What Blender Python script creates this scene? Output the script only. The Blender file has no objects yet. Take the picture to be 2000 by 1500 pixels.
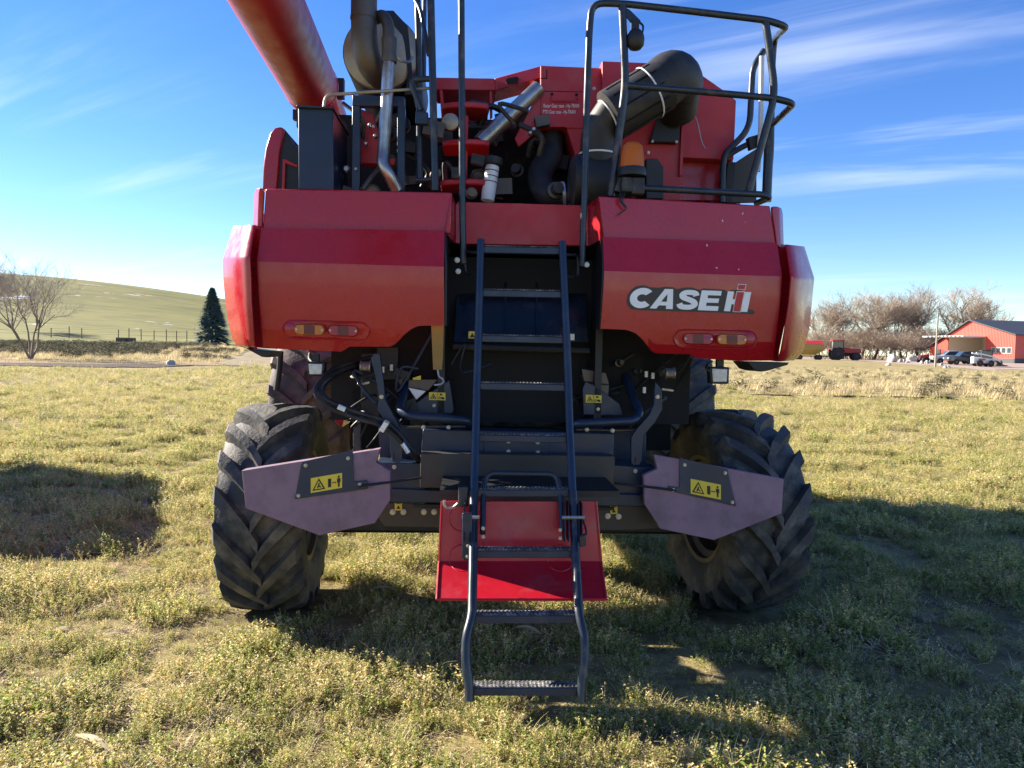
import bpy, bmesh, math, random
import numpy as np
from mathutils import Vector, Matrix
random.seed(7); np.random.seed(7)
R = math.radians
sc = bpy.context.scene
col = sc.collection

# ---------------------------------------------------------------- camera
CAM = Vector((0, 0, 1.7)); FPX = 1500.0
PITCH, ROLL = R(2.63), R(1.0)
fw = Vector((0, math.cos(PITCH), -math.sin(PITCH)))
r0 = Vector((1, 0, 0)); u0 = Vector((0, math.sin(PITCH), math.cos(PITCH)))
rt = math.cos(ROLL) * r0 + math.sin(ROLL) * u0
up = -math.sin(ROLL) * r0 + math.cos(ROLL) * u0
cd = bpy.data.cameras.new('camera'); cam = bpy.data.objects.new('camera', cd); col.objects.link(cam)
cam.matrix_world = Matrix(((rt.x, up.x, -fw.x, CAM.x), (rt.y, up.y, -fw.y, CAM.y), (rt.z, up.z, -fw.z, CAM.z), (0, 0, 0, 1)))
cd.sensor_width = 36; cd.lens = FPX / 2000 * 36; cd.clip_end = 3000; cd.clip_start = 0.05
sc.camera = cam

# ---------------------------------------------------------------- sky, sun, exposure
SUN_EL, SUN_AHEAD = R(27), R(24)          # the sun stands to the left, a little ahead of the camera
to_sun = Vector((-math.cos(SUN_AHEAD) * math.cos(SUN_EL), math.sin(SUN_AHEAD) * math.cos(SUN_EL), math.sin(SUN_EL)))
w = bpy.data.worlds.new('World'); sc.world = w; w.use_nodes = True
nt = w.node_tree; N = nt.nodes; L = nt.links; N.clear()
out = N.new('ShaderNodeOutputWorld'); bg = N.new('ShaderNodeBackground'); bg.inputs[1].default_value = 0.066
sky = N.new('ShaderNodeTexSky'); sky.sky_type = 'NISHITA'; sky.sun_disc = False
sky.sun_elevation = SUN_EL; sky.sun_rotation = math.atan2(to_sun.x, to_sun.y)
sky.altitude = 500; sky.air_density = 1.0; sky.dust_density = 0.0; sky.ozone_density = 3.5
tc = N.new('ShaderNodeTexCoord')
def wn(t, **k):
    n = N.new(t)
    for a, b in k.items(): setattr(n, a, b)
    return n
def vmath(op, a, b=None):
    n = wn('ShaderNodeVectorMath', operation=op); L.new(a, n.inputs[0])
    if b is not None:
        if isinstance(b, (tuple, list)): n.inputs[1].default_value = b
        else: L.new(b, n.inputs[1])
    return n.outputs[0]
def wmath(op, a, b=None, clamp=False):
    n = wn('ShaderNodeMath', operation=op, use_clamp=clamp)
    for i, v in enumerate((a, b)):
        if v is None: continue
        if isinstance(v, (int, float)): n.inputs[i].default_value = v
        else: L.new(v, n.inputs[i])
    return n.outputs[0]
sep = N.new('ShaderNodeSeparateXYZ'); L.new(tc.outputs['Generated'], sep.inputs[0])
zc = wmath('MAXIMUM', sep.outputs[2], 0.03)
zc = wmath('ADD', zc, 0.10)
cmb = N.new('ShaderNodeCombineXYZ')
L.new(wmath('DIVIDE', sep.outputs[0], zc), cmb.inputs[0]); L.new(wmath('DIVIDE', sep.outputs[1], zc), cmb.inputs[1])
mp = N.new('ShaderNodeMapping'); L.new(cmb.outputs[0], mp.inputs[0])
mp.vector_type = 'TEXTURE'; mp.inputs['Rotation'].default_value = (0, 0, R(64)); mp.inputs['Scale'].default_value = (0.45, 2.4, 1)
n1 = N.new('ShaderNodeTexNoise'); n1.inputs['Scale'].default_value = 1.15; n1.inputs['Detail'].default_value = 9; n1.inputs['Roughness'].default_value = 0.56; n1.inputs['Distortion'].default_value = 0.55
L.new(mp.outputs[0], n1.inputs[0])
n2 = N.new('ShaderNodeTexNoise'); n2.inputs['Scale'].default_value = 0.42; n2.inputs['Detail'].default_value = 3
L.new(cmb.outputs[0], n2.inputs[0])
def ramp(v, a, b):
    n = wn('ShaderNodeMapRange'); n.interpolation_type = 'SMOOTHSTEP'
    L.new(v, n.inputs[0]); n.inputs[1].default_value = a; n.inputs[2].default_value = b
    return n.outputs[0]
cl = wmath('MULTIPLY', ramp(n1.outputs[0], 0.47, 0.78), ramp(n2.outputs[0], 0.40, 0.62))
cl = wmath('MULTIPLY', cl, 0.5)
mixc = wn('ShaderNodeMix', data_type='RGBA'); L.new(cl, mixc.inputs[0])
hs = N.new('ShaderNodeHueSaturation'); hs.inputs['Saturation'].default_value = 1.25; hs.inputs['Hue'].default_value = 0.516; L.new(sky.outputs[0], hs.inputs['Color'])
L.new(hs.outputs[0], mixc.inputs[6]); mixc.inputs[7].default_value = (6.2, 6.6, 7.2, 1)
L.new(mixc.outputs[2], bg.inputs[0]); L.new(bg.outputs[0], out.inputs[0])
sd = bpy.data.lights.new('sun', 'SUN'); sd.energy = 5.0; sd.angle = R(0.53); sd.color = (1.0, 0.90, 0.76)
sun = bpy.data.objects.new('sun', sd); col.objects.link(sun)
sun.rotation_euler = (-to_sun).to_track_quat('-Z', 'Y').to_euler()
vs = sc.view_settings; vs.view_transform = 'Standard'; vs.look = 'None'; vs.exposure = 1.8; vs.gamma = 1

# ---------------------------------------------------------------- materials
MATS = {}
def mat(name, c, rough=0.5, metal=0.0, var=0.0, vscale=6.0, c2=None, c2amt=(0.5, 0.7), c2scale=3.0, bump=0.0, bscale=40.0,
        coat=0.0, trans=None, emit=None, alpha=None, rvar=0.0, island=0.0):
    m = bpy.data.materials.new(name); m.use_nodes = True
    t = m.node_tree; n = t.nodes; l = t.links
    b = n['Principled BSDF']; b.inputs['Roughness'].default_value = rough; b.inputs['Metallic'].default_value = metal
    b.inputs['Base Color'].default_value = (*c, 1)
    co = n.new('ShaderNodeTexCoord').outputs['Object']
    def noise(s, d=5, r=0.6):
        x = n.new('ShaderNodeTexNoise'); l.new(co, x.inputs[0]); x.inputs['Scale'].default_value = s; x.inputs['Detail'].default_value = d; x.inputs['Roughness'].default_value = r
        return x.outputs[0]
    cur = None
    if c2 is not None:
        mr = n.new('ShaderNodeMapRange'); l.new(noise(c2scale, 8, 0.65), mr.inputs[0]); mr.inputs[1].default_value = c2amt[0]; mr.inputs[2].default_value = c2amt[1]
        mx = n.new('ShaderNodeMix'); mx.data_type = 'RGBA'; l.new(mr.outputs[0], mx.inputs[0]); mx.inputs[6].default_value = (*c, 1); mx.inputs[7].default_value = (*c2, 1)
        cur = mx.outputs[2]
    if var or island:
        h = n.new('ShaderNodeHueSaturation')
        if cur: l.new(cur, h.inputs['Color'])
        else: h.inputs['Color'].default_value = (*c, 1)
        if var:
            mr = n.new('ShaderNodeMapRange'); l.new(noise(vscale), mr.inputs[0]); mr.inputs[1].default_value = .3; mr.inputs[2].default_value = .7
            mr.inputs[3].default_value = 1 - var; mr.inputs[4].default_value = 1 + var
            v = mr.outputs[0]
        if island:
            g = n.new('ShaderNodeNewGeometry'); oi = n.new('ShaderNodeObjectInfo')
            ad = n.new('ShaderNodeMath'); ad.operation = 'ADD'; l.new(g.outputs['Random Per Island'], ad.inputs[0]); l.new(oi.outputs['Random'], ad.inputs[1])
            m2 = n.new('ShaderNodeMapRange'); l.new(ad.outputs[0], m2.inputs[0]); m2.inputs[2].default_value = 2; m2.inputs[3].default_value = 1 - island; m2.inputs[4].default_value = 1 + island
            if var:
                mm = n.new('ShaderNodeMath'); mm.operation = 'MULTIPLY'; l.new(v, mm.inputs[0]); l.new(m2.outputs[0], mm.inputs[1]); v = mm.outputs[0]
            else: v = m2.outputs[0]
        l.new(v, h.inputs['Value']); cur = h.outputs[0]
    if cur: l.new(cur, b.inputs['Base Color'])
    if rvar:
        mr = n.new('ShaderNodeMapRange'); l.new(noise(9, 6), mr.inputs[0]); mr.inputs[1].default_value = .35; mr.inputs[2].default_value = .7
        mr.inputs[3].default_value = max(0.03, rough - rvar); mr.inputs[4].default_value = rough + rvar; l.new(mr.outputs[0], b.inputs['Roughness'])
    if bump:
        bp = n.new('ShaderNodeBump'); bp.inputs['Strength'].default_value = bump; bp.inputs['Distance'].default_value = 0.02
        l.new(noise(bscale, 6), bp.inputs['Height']); l.new(bp.outputs[0], b.inputs['Normal'])
    if coat: b.inputs['Coat Weight'].default_value = coat; b.inputs['Coat Roughness'].default_value = 0.06
    if emit: b.inputs['Emission Color'].default_value = (*emit[0], 1); b.inputs['Emission Strength'].default_value = emit[1]
    if alpha: b.inputs['Alpha'].default_value = alpha
    if trans:
        tr = n.new('ShaderNodeBsdfTranslucent'); ms = n.new('ShaderNodeMixShader'); ms.inputs[0].default_value = trans
        if cur: l.new(cur, tr.inputs[0])
        else: tr.inputs[0].default_value = (*c, 1)
        l.new(b.outputs[0], ms.inputs[1]); l.new(tr.outputs[0], ms.inputs[2]); l.new(ms.outputs[0], n['Material Output'].inputs[0])
    MATS[name] = m
    return m
mat('red', (0.375, 0.006, 0.014), 0.30, var=0.07, vscale=2.0, c2=(0.34, 0.035, 0.04), c2amt=(0.6, 0.95), c2scale=3.5, coat=0.25, rvar=0.08)
mat('red_tube', (0.40, 0.008, 0.014), 0.42, var=0.08, vscale=2.0, c2=(0.30, 0.05, 0.04), c2amt=(0.58, 0.9), c2scale=3, rvar=0.08)
mat('red_dusty', (0.44, 0.016, 0.026), 0.48, var=0.12, vscale=3.0, c2=(0.33, 0.10, 0.09), c2amt=(0.5, 0.85), c2scale=2.5, rvar=0.1)
mat('red_tray', (0.42, 0.008, 0.020), 0.34, var=0.1, c2=(0.34, 0.07, 0.08), c2amt=(0.55, 0.8), c2scale=5, rvar=0.08)
mat('frame', (0.010, 0.023, 0.052), 0.38, var=0.2, c2=(0.036, 0.042, 0.052), c2amt=(0.58, 0.8), c2scale=6, rvar=0.1)
mat('rail', (0.016, 0.024, 0.036), 0.36, var=0.25, c2=(0.11, 0.10, 0.09), c2amt=(0.55, 0.75), c2scale=9, rvar=0.12)
mat('black', (0.008, 0.009, 0.011), 0.5, var=0.3, c2=(0.05, 0.045, 0.038), c2amt=(0.58, 0.85), c2scale=5)
mat('black_gloss', (0.006, 0.009, 0.014), 0.22, var=0.2, c2=(0.04, 0.04, 0.038), c2amt=(0.55, 0.8), c2scale=4, rvar=0.1)
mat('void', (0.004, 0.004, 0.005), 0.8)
mat('brown_plate', (0.045, 0.036, 0.030), 0.5, var=0.2, c2=(0.02, 0.02, 0.022), c2amt=(0.5, 0.75), c2scale=3)
mat('purple', (0.235, 0.145, 0.195), 0.6, var=0.16, vscale=4, c2=(0.14, 0.095, 0.11), c2amt=(0.48, 0.75), c2scale=7, rvar=.12)
mat('rubber', (0.045, 0.045, 0.045), 0.7, var=0.4, vscale=7, c2=(0.140, 0.122, 0.094), c2amt=(0.46, 0.66), c2scale=6, bump=0.35, bscale=35)
mat('rubber_redlit', (0.050, 0.040, 0.038), 0.75, var=0.3, vscale=5, c2=(0.15, 0.095, 0.08), c2amt=(0.40, 0.66), c2scale=4, bump=0.3, bscale=35)  # left front tyre only: red light on its tread put into the colour
mat('hose', (0.012, 0.012, 0.013), 0.55, var=0.2, c2=(0.07, 0.065, 0.06), c2amt=(0.5, 0.8), c2scale=8)
mat('duct', (0.016, 0.016, 0.017), 0.55, var=0.25, c2=(0.065, 0.060, 0.052), c2amt=(0.5, 0.85), c2scale=4)
mat('steel', (0.42, 0.40, 0.37), 0.34, 0.9, var=0.2, c2=(0.20, 0.15, 0.10), c2amt=(0.48, 0.75), c2scale=7)
mat('dark_steel', (0.13, 0.115, 0.10), 0.5, 0.7, var=0.3, c2=(0.09, 0.06, 0.04), c2amt=(0.45, 0.7), c2scale=6)
mat('muffler_end', (0.36, 0.32, 0.26), 0.5, 0.6, var=0.2, c2=(0.25, 0.18, 0.12), c2amt=(0.5, 0.75), c2scale=5)
mat('bolt', (0.42, 0.40, 0.36), 0.4, 0.8, var=.2)
mat('tan', (0.30, 0.20, 0.075), 0.6, var=0.2)
mat('white', (0.75, 0.75, 0.73), 0.45, var=0.06)
mat('white_text', (0.82, 0.83, 0.82), 0.5)
mat('decal_dark', (0.020, 0.017, 0.015), 0.4)
mat('decal_red', (0.45, 0.012, 0.02), 0.4)
mat('yellow', (0.72, 0.55, 0.045), 0.45, var=0.05)
mat('decal_black', (0.012, 0.011, 0.010), 0.5)
mat('silver_tape', (0.62, 0.65, 0.70), 0.25, 0.6)
mat('amber', (0.62, 0.17, 0.015), 0.22, var=0.15, vscale=30, coat=0.3, trans=0.25)
mat('beacon_amber', (0.80, 0.22, 0.02), 0.35, trans=0.45)
mat('red_lens', (0.32, 0.008, 0.022), 0.3, var=0.15, vscale=30, coat=0.1)
mat('lens_dark', (0.13, 0.022, 0.014), 0.4)
mat('lamp_glass', (0.55, 0.56, 0.52), 0.15, var=0.2, vscale=40, coat=0.5)
mat('engine', (0.030, 0.030, 0.032), 0.55, 0.3, var=0.5, vscale=12, c2=(0.12, 0.10, 0.08), c2amt=(0.52, 0.75), c2scale=9)
mat('glass', (0.03, 0.05, 0.07), 0.05, coat=0.5)

# ---------------------------------------------------------------- mesh builder
class MB:
    def __init__(s): s.v = []; s.f = []; s.mi = []
    def add(s, vs, fs, mi=0):
        o = len(s.v); s.v += [Vector(p) for p in vs]; s.f += [tuple(i + o for i in f) for f in fs]; s.mi += [mi] * len(fs); return s
    def box(s, c, size, rot=None, mi=0):
        c = Vector(c); h = Vector(size) / 2
        p = [Vector((x * h.x, y * h.y, z * h.z)) for x in (-1, 1) for y in (-1, 1) for z in (-1, 1)]
        if rot is not None: p = [rot @ q for q in p]
        return s.add([q + c for q in p], [(0, 1, 3, 2), (4, 6, 7, 5), (0, 4, 5, 1), (2, 3, 7, 6), (0, 2, 6, 4), (1, 5, 7, 3)], mi)
    def prism(s, poly, off, mi=0):
        """closed outline (3-D points) extruded by the vector off"""
        n = len(poly); off = Vector(off); a = [Vector(p) for p in poly]; b = [p + off for p in a]
        nrm = Vector((0, 0, 0))
        for i in range(n): nrm += a[i].cross(a[(i + 1) % n])
        if nrm.dot(off) > 0: a.reverse(); b.reverse()
        return s.add(a + b, [tuple(range(n)), tuple(range(2 * n - 1, n - 1, -1))] + [(i, i + n, (i + 1) % n + n, (i + 1) % n) for i in range(n)], mi)
    def tube(s, pts, r, seg=10, caps=True, mi=0, closed=False):
        pts = [Vector(p) for p in pts]; n = len(pts)
        rs = r if isinstance(r, (list, tuple)) else [r] * n
        vs = []; fs = []; pu = None
        for i, p in enumerate(pts):
            if closed: t = pts[(i + 1) % n] - pts[i - 1]
            else: t = (pts[min(i + 1, n - 1)] - pts[max(i - 1, 0)])
            t.normalize()
            if pu is None:
                a = Vector((0, 0, 1)) if abs(t.z) < 0.9 else Vector((1, 0, 0))
                u = t.cross(a).normalized()
            else:
                u = (pu - t * pu.dot(t)).normalized()
            pu = u; v = t.cross(u)
            for k in range(seg):
                a = 2 * math.pi * k / seg
                vs.append(p + (u * math.cos(a) + v * math.sin(a)) * rs[i])
        for i in range(n - 1 if not closed else n):
            j = (i + 1) % n
            for k in range(seg):
                k2 = (k + 1) % seg
                fs.append((i * seg + k, i * seg + k2, j * seg + k2, j * seg + k))
        if caps and not closed:
            fs.append(tuple(range(seg - 1, -1, -1))); fs.append(tuple(range((n - 1) * seg, n * seg)))
        return s.add(vs, fs, mi)
    def lathe(s, prof, c, axis, seg=24, mi=0, caps=True):
        """prof: list of (r, t) along axis"""
        c = Vector(c); ax = Vector(axis).normalized(); a = Vector((0, 0, 1)) if abs(ax.z) < 0.9 else Vector((1, 0, 0))
        u = ax.cross(a).normalized(); v = ax.cross(u); vs = []; fs = []
        for r, t in prof:
            for k in range(seg):
                an = 2 * math.pi * k / seg; vs.append(c + ax * t + (u * math.cos(an) + v * math.sin(an)) * r)
        for i in range(len(prof) - 1):
            for k in range(seg):
                k2 = (k + 1) % seg; fs.append((i * seg + k, i * seg + k2, (i + 1) * seg + k2, (i + 1) * seg + k))
        if caps:
            fs.append(tuple(range(seg - 1, -1, -1))); m = (len(prof) - 1) * seg; fs.append(tuple(range(m, m + seg)))
        return s.add(vs, fs, mi)
    def sheet(s, rows, th=0.0, mi=0, direction=(0, 1, 0)):
        """grid of points; thickness th pushed along `direction`"""
        m = len(rows); n = len(rows[0]); vs = [Vector(p) for r in rows for p in r]
        q = [(i * n + j, i * n + j + 1, (i + 1) * n + j + 1, (i + 1) * n + j) for i in range(m - 1) for j in range(n - 1)]
        if not th: return s.add(vs, q, mi)
        d = Vector(direction) * th; o = m * n
        vs2 = vs + [p + d for p in vs]
        fs = list(q) + [tuple(o + k for k in reversed(f)) for f in q]
        ring = [j for j in range(n)] + [i * n + n - 1 for i in range(1, m)] + [(m - 1) * n + j for j in range(n - 2, -1, -1)] + [i * n for i in range(m - 2, 0, -1)]
        for a, b in zip(ring, ring[1:] + ring[:1]): fs.append((b, a, a + o, b + o))
        return s.add(vs2, fs, mi)
    def build(s, name, m, parent=None, smooth=35, bevel=0.0, loc=None):
        me = bpy.data.meshes.new(name); me.from_pydata(s.v, [], s.f)
        for x in (m if isinstance(m, (list, tuple)) else [m]): me.materials.append(MATS[x] if isinstance(x, str) else x)
        me.polygons.foreach_set('material_index', s.mi)
        if smooth:
            me.polygons.foreach_set('use_smooth', [True] * len(s.f)); me.update(); me.set_sharp_from_angle(angle=R(smooth))
        bm = bmesh.new(); bm.from_mesh(me); bmesh.ops.recalc_face_normals(bm, faces=bm.faces); bm.to_mesh(me); bm.free()
        o = bpy.data.objects.new(name, me); col.objects.link(o)
        if parent is not None: o.parent = parent
        if loc is not None: o.location = loc
        if bevel:
            b = o.modifiers.new('bevel', 'BEVEL'); b.width = bevel; b.segments = 2; b.limit_method = 'ANGLE'; b.angle_limit = R(40)
            b.harden_normals = False
        return o
def tag(o, label=None, cat=None, group=None, kind=None):
    for k, v in (('label', label), ('category', cat), ('group', group), ('kind', kind)):
        if v: o[k] = v
    return o
def empty(name, loc=(0, 0, 0), rz=0.0):
    o = bpy.data.objects.new(name, None); col.objects.link(o); o.location = loc; o.rotation_euler = (0, 0, rz); o.empty_display_size = 0.2
    return o
def copy_tree(o, parent=None):
    c = o.copy(); col.objects.link(c); c.parent = parent
    for ch in [x for x in o.children]: copy_tree(ch, c)
    return c
def smooth_path(pts, n=6):
    """Catmull-Rom through the points"""
    P_ = [Vector(p) for p in pts]; P_ = [P_[0] * 2 - P_[1]] + P_ + [P_[-1] * 2 - P_[-2]]; o = []
    for i in range(1, len(P_) - 2):
        a, b, c, d = P_[i - 1:i + 3]
        for k in range(n):
            t = k / n
            o.append(0.5 * ((2 * b) + (c - a) * t + (2 * a - 5 * b + 4 * c - d) * t * t + (3 * b - a - 3 * c + d) * t ** 3))
    o.append(P_[-2]); return o
def round_path(pts, rad, n=5):
    """polyline with rounded corners"""
    P_ = [Vector(p) for p in pts]; o = [P_[0]]
    for i in range(1, len(P_) - 1):
        a, b, c = P_[i - 1], P_[i], P_[i + 1]
        d1 = (a - b); d2 = (c - b); k = min(rad, d1.length * .45, d2.length * .45)
        p = b + d1.normalized() * k; q = b + d2.normalized() * k
        for j in range(n + 1):
            t = j / n; o.append(p * (1 - t) ** 2 + b * 2 * t * (1 - t) + q * t * t)
    o.append(P_[-1]); return o

# pixel of the photograph -> direction; the distance always comes from a plane the thing stands in
def ray(px, py): return fw + rt * ((px - 1000) / FPX) - up * ((py - 750) / FPX)
def ground_at(px, py, z=0.0):
    d = ray(px, py); t = (z - CAM.z) / d.z; return CAM + d * t
def at_y(px, py, Y):
    d = ray(px, py); return CAM + d * (Y / d.y)
# ================================================================ THE COMBINE
YAW = R(3.0); CO = Vector((0.03, 4.2, 0))
CF = Vector((-math.sin(YAW), math.cos(YAW), 0)); CR = Vector((math.cos(YAW), math.sin(YAW), 0))
combine = empty('combine_harvester', CO, YAW)
tag(combine, 'large red combine harvester seen from behind with ladder down', 'combine')
def P(px, py, d):
    """pixel -> point in the combine's own frame, on the plane d metres ahead of its rear panels"""
    q = ray(px, py); t = (d - (CAM - CO).dot(CF)) / q.dot(CF); p = CAM + q * t - CO
    return Vector((p.dot(CR), d, p.z))
def W2L(p):
    p = Vector(p) - CO; return Vector((p.dot(CR), p.dot(CF), p.z))
def poly(name, pix, d, th, m, parent=combine, bevel=0.004, d2=None):
    """flat plate traced in the plane d (d2: depth at the last listed row), th thick"""
    mb = MB(); mb.prism([P(x, y, d) for x, y in pix], (0, th, 0)); return mb.build(name, m, parent, bevel=bevel)
def tubep(name, pts, r, m, parent=combine, seg=12, rad=0.06):
    mb = MB(); mb.tube(round_path([P(*p) for p in pts], rad), r, seg); return mb.build(name, m, parent, smooth=50)
def lerp(a, b, t): return a + (b - a) * t
def interp(tab, x):
    for (x0, y0), (x1, y1) in zip(tab, tab[1:]):
        if x <= x1: return lerp(y0, y1, max(0, (x - x0) / (x1 - x0)))
    return tab[-1][1]
def bolts(parent, pts, r=0.011, h=0.012, m='bolt', name='bolt'):
    r = r * .72
    for p in pts:
        mb = MB(); mb.lathe([(r * 1.35, 0), (r * 1.35, -h * .35), (r, -h * .4), (r * .9, -h)], P(*p), (0, 1, 0), 8); mb.build(name, m, parent, smooth=40)

# ---------------- rear hood panels (upper band + creased lower skin)
def hood_panel(up_rows, low_top, low_crease, bottom, side):
    o = MB()
    # upper band: (top row, bottom row), each [xl, yl, xr, yr, d]
    (a, b) = up_rows; rows = []
    for r_ in (a, b):
        rows.append([P(lerp(r_[0], r_[2], t), lerp(r_[1], r_[3], t), r_[4] + SW * abs(t - (1 if side < 0 else 0)) * .10) for t in np.linspace(0, 1, 8)])
    o.sheet(rows, 0.03); band = o.build('hood_band', 'red', combine, bevel=0.006)
    # lower skin
    xs = [bottom[0][0] + (bottom[-1][0] - bottom[0][0]) * k / 44 for k in range(45)]
    L0 = low_top; L1 = low_crease; rows = []
    prof = [(-1, 0), (-.94, 1), (0, 2)]  # placeholders
    def row(tfun, dfun):
        return [P(*tfun(k / 44.0), dfun(k / 44.0)) for k in range(45)]
    sw = lambda t: SW * (abs(t - (1 if side < 0 else 0))) * .10      # outer end swept forward
    rows.append(row(lambda t: (lerp(L0[0], L0[2], t), lerp(L0[1], L0[3], t) + 1), lambda t: 0.035 + sw(t)))
    rows.append(row(lambda t: (lerp(L0[0], L0[2], t), lerp(L0[1], L0[3], t)), lambda t: -0.012 + sw(t)))
    rows.append(row(lambda t: (lerp(L1[0], L1[2], t), lerp(L1[1], L1[3], t) - 2), lambda t: -0.062 + sw(t)))
    rows.append(row(lambda t: (lerp(L1[0], L1[2], t), lerp(L1[1], L1[3], t) + 2), lambda t: -0.066 + sw(t)))
    NB = 9
    for i in range(1, NB + 1):
        s_ = i / NB
        def tf(t, s_=s_):
            x1 = lerp(L1[0], L1[2], t); xb = bottom[0][0] + (bottom[-1][0] - bottom[0][0]) * t
            yb = interp(bottom, xb); y1 = lerp(L1[1], L1[3], t) + 2
            return (lerp(x1, xb, s_ ** 1.3), lerp(y1, yb, s_))
        def df(t, s_=s_):
            yb = interp(bottom, bottom[0][0] + (bottom[-1][0] - bottom[0][0]) * t); full = 165.0
            q = s_ * (yb - lerp(L1[1], L1[3], t)) / full       # real distance down the skin
            return -0.066 + 0.035 * q ** 1.6 + 0.05 * max(0, q - .82) / .18 + sw(t)
        rows.append(row(tf, df))
    m = MB(); m.sheet(rows, 0.02); skin = m.build('hood_panel', 'red', combine, smooth=14)
    return skin
SW = 1.0
skinL = hood_panel(((519, 368, 883, 376, 0.02), (513, 447, 880, 456, 0.015)), (511, 445, 868, 450), (502, 509, 867, 519),
    [(514, 680), (600, 684), (673, 687), (676, 677), (764, 677), (772, 672), (780, 663), (799, 645), (810, 639), (820, 636), (867, 636)], -1)
skinR = hood_panel(((1168, 383, 1504, 402, 0.02), (1178, 465, 1516, 476, 0.015)), (1177, 463, 1517, 474), (1180, 527, 1527, 538),
    [(1173, 642), (1224, 644), (1243, 651), (1257, 665), (1271, 684), (1280, 690), (1352, 692), (1355, 699), (1442, 705), (1510, 704)], 1)
# inner return faces of the two panels
for pts in ([(881, 376, .02), (889, 396, .26), (889, 476, .26), (868, 452, 0.0)], [(1169, 383, .02), (1150, 398, .26), (1149, 480, .26), (1178, 466, 0.0)]):
    mb = MB(); mb.prism([P(*p) for p in pts], (0.0, 0.02, 0)); mb.build('hood_return', 'red', combine)
for pts in ([(866, 452, -.0), (869, 518, -.06), (868, 636, -.03), (872, 636, .30), (872, 470, .30)], [(1179, 466, 0), (1181, 528, -.06), (1175, 642, -.03), (1168, 642, .3), (1168, 480, .3)]):
    mb = MB(); mb.prism([P(*p) for p in pts], (0.012 if pts[0][0] < 1000 else -0.012, 0, 0)); mb.build('inner_side_plate', 'black', combine)
# narrow end caps beside the upper bands
def capsheet(name, rows, m='red', th=0.03, smooth=40):
    mb = MB(); mb.sheet([[P(*p) for p in r_] for r_ in rows], th); return mb.build(name, m, combine, smooth=smooth, bevel=0.004)
capsheet('end_cap', [[(500, 368, .17), (507, 367, .10), (515, 368, .095)], [(496, 380, .22), (505, 376, .11), (515, 374, .105)], [(494, 438, .22), (503, 442, .11), (511, 444, .105)]])
capsheet('end_cap', [[(1509, 403, .11), (1518, 403, .12), (1526, 406, .20)], [(1509, 412, .11), (1520, 411, .12), (1529, 418, .22)], [(1517, 478, .11), (1524, 484, .12), (1531, 486, .22)]])
# corner wings (rear ends of the side shields)
def wing(rows, name='side_shield'):
    mb = MB(); mb.sheet([[P(*p) for p in r_] for r_ in rows], 0.02, direction=(0, 1, 0)); return mb.build(name, 'red', combine, smooth=24, bevel=0.003)
def wrow(xo, xi, y_o, y_i, di, do, n=16, side=-1):
    r_ = []
    for k in range(n):
        t = k / (n - 1)                      # 0 = outer edge, 1 = inner edge
        r_.append((lerp(xo, xi, 1 - (1 - t) ** 1.0), lerp(y_o, y_i, t), di + (do - di) * (1 - t) ** 2.2))
    return r_ if side < 0 else r_[::-1]
wl = [wrow(456, 498, 440, 439, .07, .42), wrow(437, 488, 501, 501, -.03, .36), wrow(435, 488, 507, 506, -.03, .36), wrow(436, 490, 543, 543, -.025, .36), wrow(440, 491, 590, 590, -.02, .36),
      wrow(447, 494, 634, 634, -.02, .36), wrow(453, 496, 662, 664, 0.0, .36), wrow(462, 498, 675, 676, .04, .36), wrow(482, 503, 681, 682, .10, .30)]
wing(wl)
wr = [wrow(1571, 1535, 481, 477, .07, .42, side=1), wrow(1590, 1545, 542, 540, -.03, .36, side=1), wrow(1590, 1545, 548, 546, -.03, .36, side=1), wrow(1586, 1541, 592, 592, -.02, .36, side=1),
      wrow(1580, 1533, 646, 646, -.02, .36, side=1), wrow(1569, 1526, 684, 684, 0.0, .36, side=1), wrow(1560, 1522, 697, 699, .04, .36, side=1), wrow(1550, 1521, 704, 706, .10, .34, side=1)]
wing(wr)
# the shields go on forward along the machine's sides
for s in (-1, 1):
    xo = -1.64 if s < 0 else 1.66
    mb = MB(); rows = []
    for y, zt, zb in ((.40, 2.36, 1.80), (.7, 2.45, 1.95), (1.4, 2.9, 2.0), (2.6, 3.0, 2.05), (4.6, 3.0, 2.1)):
        rows.append([Vector((xo * (.97 if k in (0, 3) else 1.0), y, lerp(zt, zb, k / 3))) for k in range(4)])
    mb.sheet(rows, 0.03, direction=(-s, 0, 0)); mb.build('side_panel', 'red', combine, smooth=30)
# dark red gap walls and black lower lips of the corners
for px in ([(498, 440), (512, 446), (503, 509), (505, 580), (515, 680), (497, 678), (490, 580), (487, 503)], [(1517, 476), (1536, 478), (1546, 541), (1541, 592), (1523, 680), (1519, 706), (1508, 704), (1524, 592), (1527, 539)]):
    poly('corner_gap', px, 0.14, 0.03, 'red', bevel=0)
poly('shield_lip', [(479, 680), (503, 683), (531, 686), (527, 695), (520, 698), (511, 697)], 0.12, 0.25, 'black')
poly('shield_lip', [(1459, 706), (1542, 708), (1538, 713), (1500, 724), (1487, 726), (1473, 722)], 0.12, 0.25, 'black')
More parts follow.
